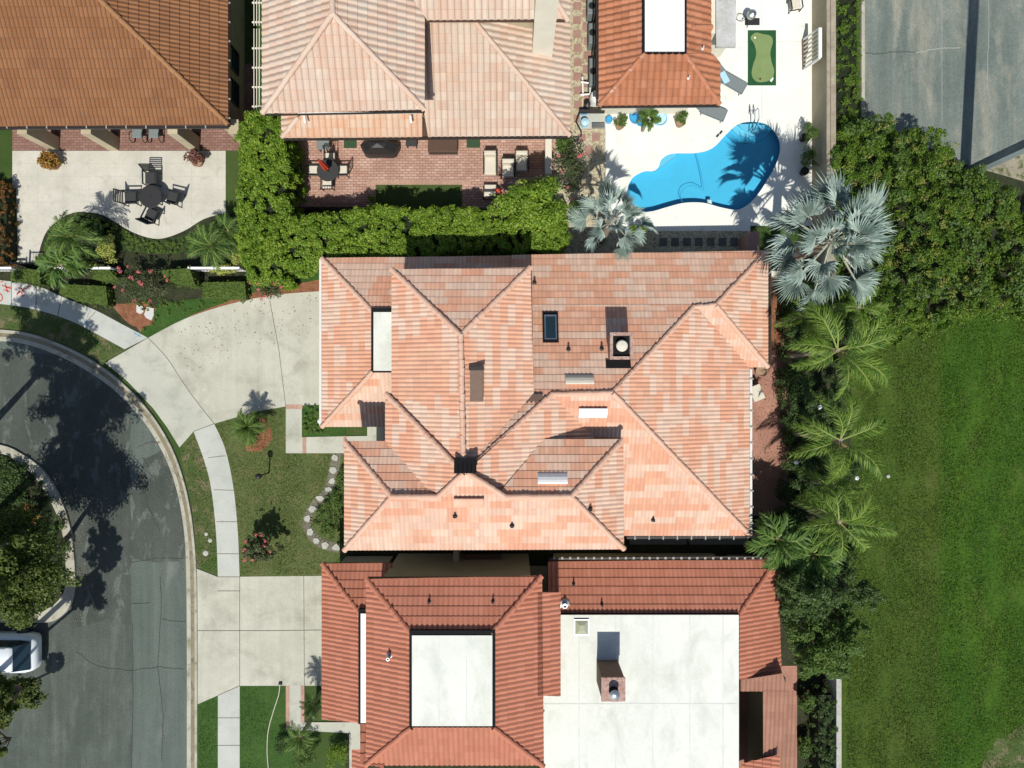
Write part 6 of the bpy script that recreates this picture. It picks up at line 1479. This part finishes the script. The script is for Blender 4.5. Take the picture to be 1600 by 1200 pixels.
# lamp on the lawn
c=P(421,738); t=thing('garden_lamp','small black path lamp on the front lawn','lamp',(c.x,c.y,0)); MB().tube([(c.x,c.y,0),(c.x,c.y,1.35)],.035,8).build('post',M['black_metal'],t)
hd=MB().lathe([(.05,1.35),(.13,1.4),(.15,1.6),(.1,1.68),(.001,1.72)],(c.x,c.y,0),8).build('lantern',M['black_metal'],t); MB().lathe([(.125,1.42),(.14,1.58)],(c.x,c.y,0),8).build('lamp_glass',M['lamp_glass'],hd)
# utility pole
c=P(1507,272); t=thing('utility_pole','massive grey concrete utility pole leaning out of the top right corner','utility pole',(c.x,c.y,0))
MB().box(c.x-.27,c.y-.2,-.2,c.x+.27,c.y+.2,15).build('shaft',M['pole'],t); 
MB().box(c.x-.36,c.y-.27,-.05,c.x+.36,c.y+.27,.10,bev=.03).build('footing', M['kerb'], t)
# hose on the lush lawn
h_=[P(*p) for p in smooth_px([(438,1068),(436,1085),(428,1110),(420,1140),(418,1170),(420,1200),(424,1230)],False,4)]
tag(MB().tube([(p.x,p.y,.07) for p in h_],.02,6).build('garden_hose',M['cream']),'pale garden hose curving along the edge of the lush lawn','hose')
c=P(439,1067); tag(MB().box(c.x-.09,c.y-.06,.04,c.x+.09,c.y+.06,.16,bev=.03).build('hose_tap',M['dark_plastic']),'small black tap at the corner of the lower driveway','tap')
c=P(500,658,.4); mb=MB().lathe([(.12,.03),(.17,.3),(.13,.42),(.05,.5),(.001,.52)],(c.x,c.y,0),12); tag(mb.build('garden_urn',M['white']),'small white urn by the garage corner of the peach house','urn')

# ---- white car
def car():
    c=P(-19,1022,.9); t=thing('parked_car','white estate car parked under the oak, its rear window facing right','car',(c.x,c.y,0))
    X=lambda v:c.x-v; Y=lambda v:c.y-v
    def loft(sts):
        vs=[];fs=[]
        for (x,pr) in sts: vs += [(X(x),Y(y),z) for (y,z) in pr]
        m=len(sts[0][1])
        for i in range(len(sts)-1): fs += [(i*m+j,i*m+(j+1)%m,(i+1)*m+(j+1)%m,(i+1)*m+j) for j in range(m)]
        fs += [tuple(range(m-1,-1,-1)), tuple((len(sts)-1)*m+j for j in range(m))]
        return MB().add(vs,fs)
    def sec(w,z0,z1,sh=.12): return [(-w,z0),(w,z0),(w+.02,z1*.6),(w-.02,z1-.08),(w-sh,z1),(0,z1+.03),(-w+sh,z1),(-w+.02,z1-.08),(-w-.02,z1*.6)]
    b=loft([(-2.46,sec(.50,.5,.80)),(-2.40,sec(.74,.42,.92)),(-2.25,sec(.86,.34,1.03)),(-1.95,sec(.93,.30,1.07)),(-1.2,sec(.95,.28,1.08)),(.6,sec(.95,.28,1.06)),(1.3,sec(.94,.28,1.02)),(1.9,sec(.90,.3,.95)),(2.25,sec(.80,.35,.85)),(2.42,sec(.62,.42,.72))]).build('body',M['car'],t,smooth=True)
    gl=loft([(-2.28,[(-.72,1.07),(.72,1.07),(.68,1.12),(-.68,1.12)]),(-1.78,[(-.78,1.06),(.78,1.06),(.62,1.62),(-.62,1.62)]),(.35,[(-.80,1.06),(.80,1.06),(.64,1.64),(-.64,1.64)]),(1.12,[(-.82,1.04),(.82,1.04),(.78,1.07),(-.78,1.07)])]).build('windows',M['glass'],t)
    loft([(-1.78,[(-.60,1.60),(.60,1.60),(.55,1.66),(-.55,1.66)]),(-1.6,[(-.64,1.62),(.64,1.62),(.58,1.70),(-.58,1.70)]),(.1,[(-.65,1.63),(.65,1.63),(.58,1.71),(-.58,1.71)]),(.42,[(-.60,1.60),(.60,1.60),(.56,1.66),(-.56,1.66)])]).build('roof_panel',M['car'],t,smooth=True)
    for s_ in (-1,1):
        MB().bar((X(-1.5),Y(s_*.6),1.76),(X(.0),Y(s_*.6),1.76),.04).build('roof_rail',M['metal'],t)
        MB().box(X(.9),Y(s_*1.03)-.1,1.0,X(.72),Y(s_*1.03)+.1,1.16,bev=.03).build('wing_mirror',M['car'],t)
        MB().box(X(2.33),Y(s_*.66)-.14,.66,X(2.02),Y(s_*.66)+.14,.90-.03,bev=.04).build('headlight',M['lamp_glass'],t)
        for x in (-1.45,1.45):
            w=MB(); w.tube([(X(x),Y(s_*.72),.34),(X(x),Y(s_*.97),.34)],.34,24); wh=w.build('wheel',M['tyre'],t); MB().tube([(X(x),Y(s_*.965),.34),(X(x),Y(s_*.985),.34)],.2,16).build('rim',M['metal'],wh)
    MB().box(X(.1),Y(.38),1.70,X(-.1),Y(.32),1.78,bev=.02).build('antenna',M['black_metal'],t)
    MB().bar((X(2.40),Y(-.45),.55),(X(2.40),Y(.45),.55),.08,.14).build('grille',M['dark_plastic'],t)
    return t
car()
for o in list(scene.objects):
    if o.name.startswith('white_flower'): tag(o,'tiny white bloom on the dark shrubs beside the field','flower','white blooms on the dark shrubs')

# ------------------------------------------------------------ grass blades
M['l_grass'] = leaf_mat('grass_blade', [(.2,(.034,.078,.007)), (.5,(.060,.115,.012)), (.8,(.105,.15,.022)), (.95,(.18,.17,.05))], .3)
M['l_lawn'] = leaf_mat('lawn_blade', [(.2,(.045,.075,.012)), (.5,(.08,.11,.022)), (.8,(.13,.14,.04)), (.95,(.20,.17,.08))], .3)
def tufts(name, label, poly_px, dens, mat, leaf=.09, seed=1, zz=.05):
    g = np.random.default_rng(seed); poly = [P(x,y).xy[:] for x,y in poly_px]; xs=[p[0] for p in poly]; ys=[p[1] for p in poly]
    n = int((max(xs)-min(xs))*(max(ys)-min(ys))*dens); x=g.uniform(min(xs),max(xs),n); y=g.uniform(min(ys),max(ys),n); ok=inpoly(x,y,poly); x=x[ok]; y=y[ok]
    d = np.array([noise.noise(Vector((a*.9,b*.5,seed))) for a,b in zip(x,y)]); ok = d > g.uniform(-.6,.35,len(x)); x=x[ok]; y=y[ok]
    Nn = g.normal(size=(len(x),3)); Nn[:,2] = np.abs(Nn[:,2])*.8+.25
    V,F = leaf_quads(np.column_stack([x,y,g.uniform(.03,.03+zz,len(x))]), Nn, leaf, .35, g)
    tag(np_mesh(name, V, F, M[mat]), label, 'grass', None, 'stuff')
tufts('field_grass','rough mown grass of the open field at the right',[(1338,505),(1400,515),(1560,500),(1640,500),(1640,1220),(1322,1220),(1322,1000),(1340,700)],330,'l_grass',.095,71)
tufts('lawn_grass','dry short grass of the front lawn',[(337,664),(400,645),(445,637),(447,708),(538,710),(520,712),(505,760),(478,800),(480,845),(505,872),(503,897),(378,897),(374,830),(367,760),(354,700)],330,'l_lawn',.075,72)
tufts('verge_grass','patchy grass between kerb and pavement',[(305,680),(319,715),(330,752),(337,830),(339,895),(310,884),(308,840),(302,790),(292,745),(284,702)],260,'l_lawn',.07,73)
tufts('verge_grass','patchy grass of the upper verge beside the curved kerb',[(0,478),(57,487),(110,504),(148,523),(192,546),(166,563),(150,560),(100,535),(50,517),(0,510)],260,'l_lawn',.07,74)
tufts('lawn_grass','lush grass between the lower driveway and the entrance path',[(377,1073),(432,1073),(420,1120),(418,1220),(377,1220)],330,'l_grass',.07,75)
tufts('lawn_grass','lush grass strip beside the kerb at the bottom',[(311,1102),(340,1088),(340,1220),(311,1220)],330,'l_grass',.07,76)

def litter(label, poly_px, n, seed, mat='l_dead', z=.07):
    g = np.random.default_rng(seed); poly = [P(x,y).xy[:] for x,y in poly_px]; xs=[p[0] for p in poly]; ys=[p[1] for p in poly]
    x=g.uniform(min(xs),max(xs),n); y=g.uniform(min(ys),max(ys),n); ok=inpoly(x,y,poly); x=x[ok]; y=y[ok]
    Nn = g.normal(size=(len(x),3))*.3; Nn[:,2] = 1
    V,F = leaf_quads(np.column_stack([x,y,np.full(len(x),z+.015)]), Nn, .07, .5, g); tag(np_mesh('leaf_litter', V, F, M[mat]), label, 'fallen leaves', None, 'stuff')
litter('fallen leaves blown against the curved kerb', [(0,524),(80,545),(140,575),(200,620),(245,670),(275,730),(288,800),(292,900),(280,900),(270,800),(250,730),(210,670),(130,600),(40,560),(0,555)], 900, 81)
litter('fallen leaves on the road round the island', [(110,760),(135,800),(145,900),(130,970),(40,990),(0,985),(80,975),(118,930),(112,820)], 700, 82)
litter('fallen leaves scattered over the upper driveway', [(240,525),(430,465),(500,458),(500,520),(300,580)], 260, 83)
litter('dry leaves on the narrow red paving', [(1176,440),(1228,440),(1228,790),(1176,790)], 900, 84, z=.04)
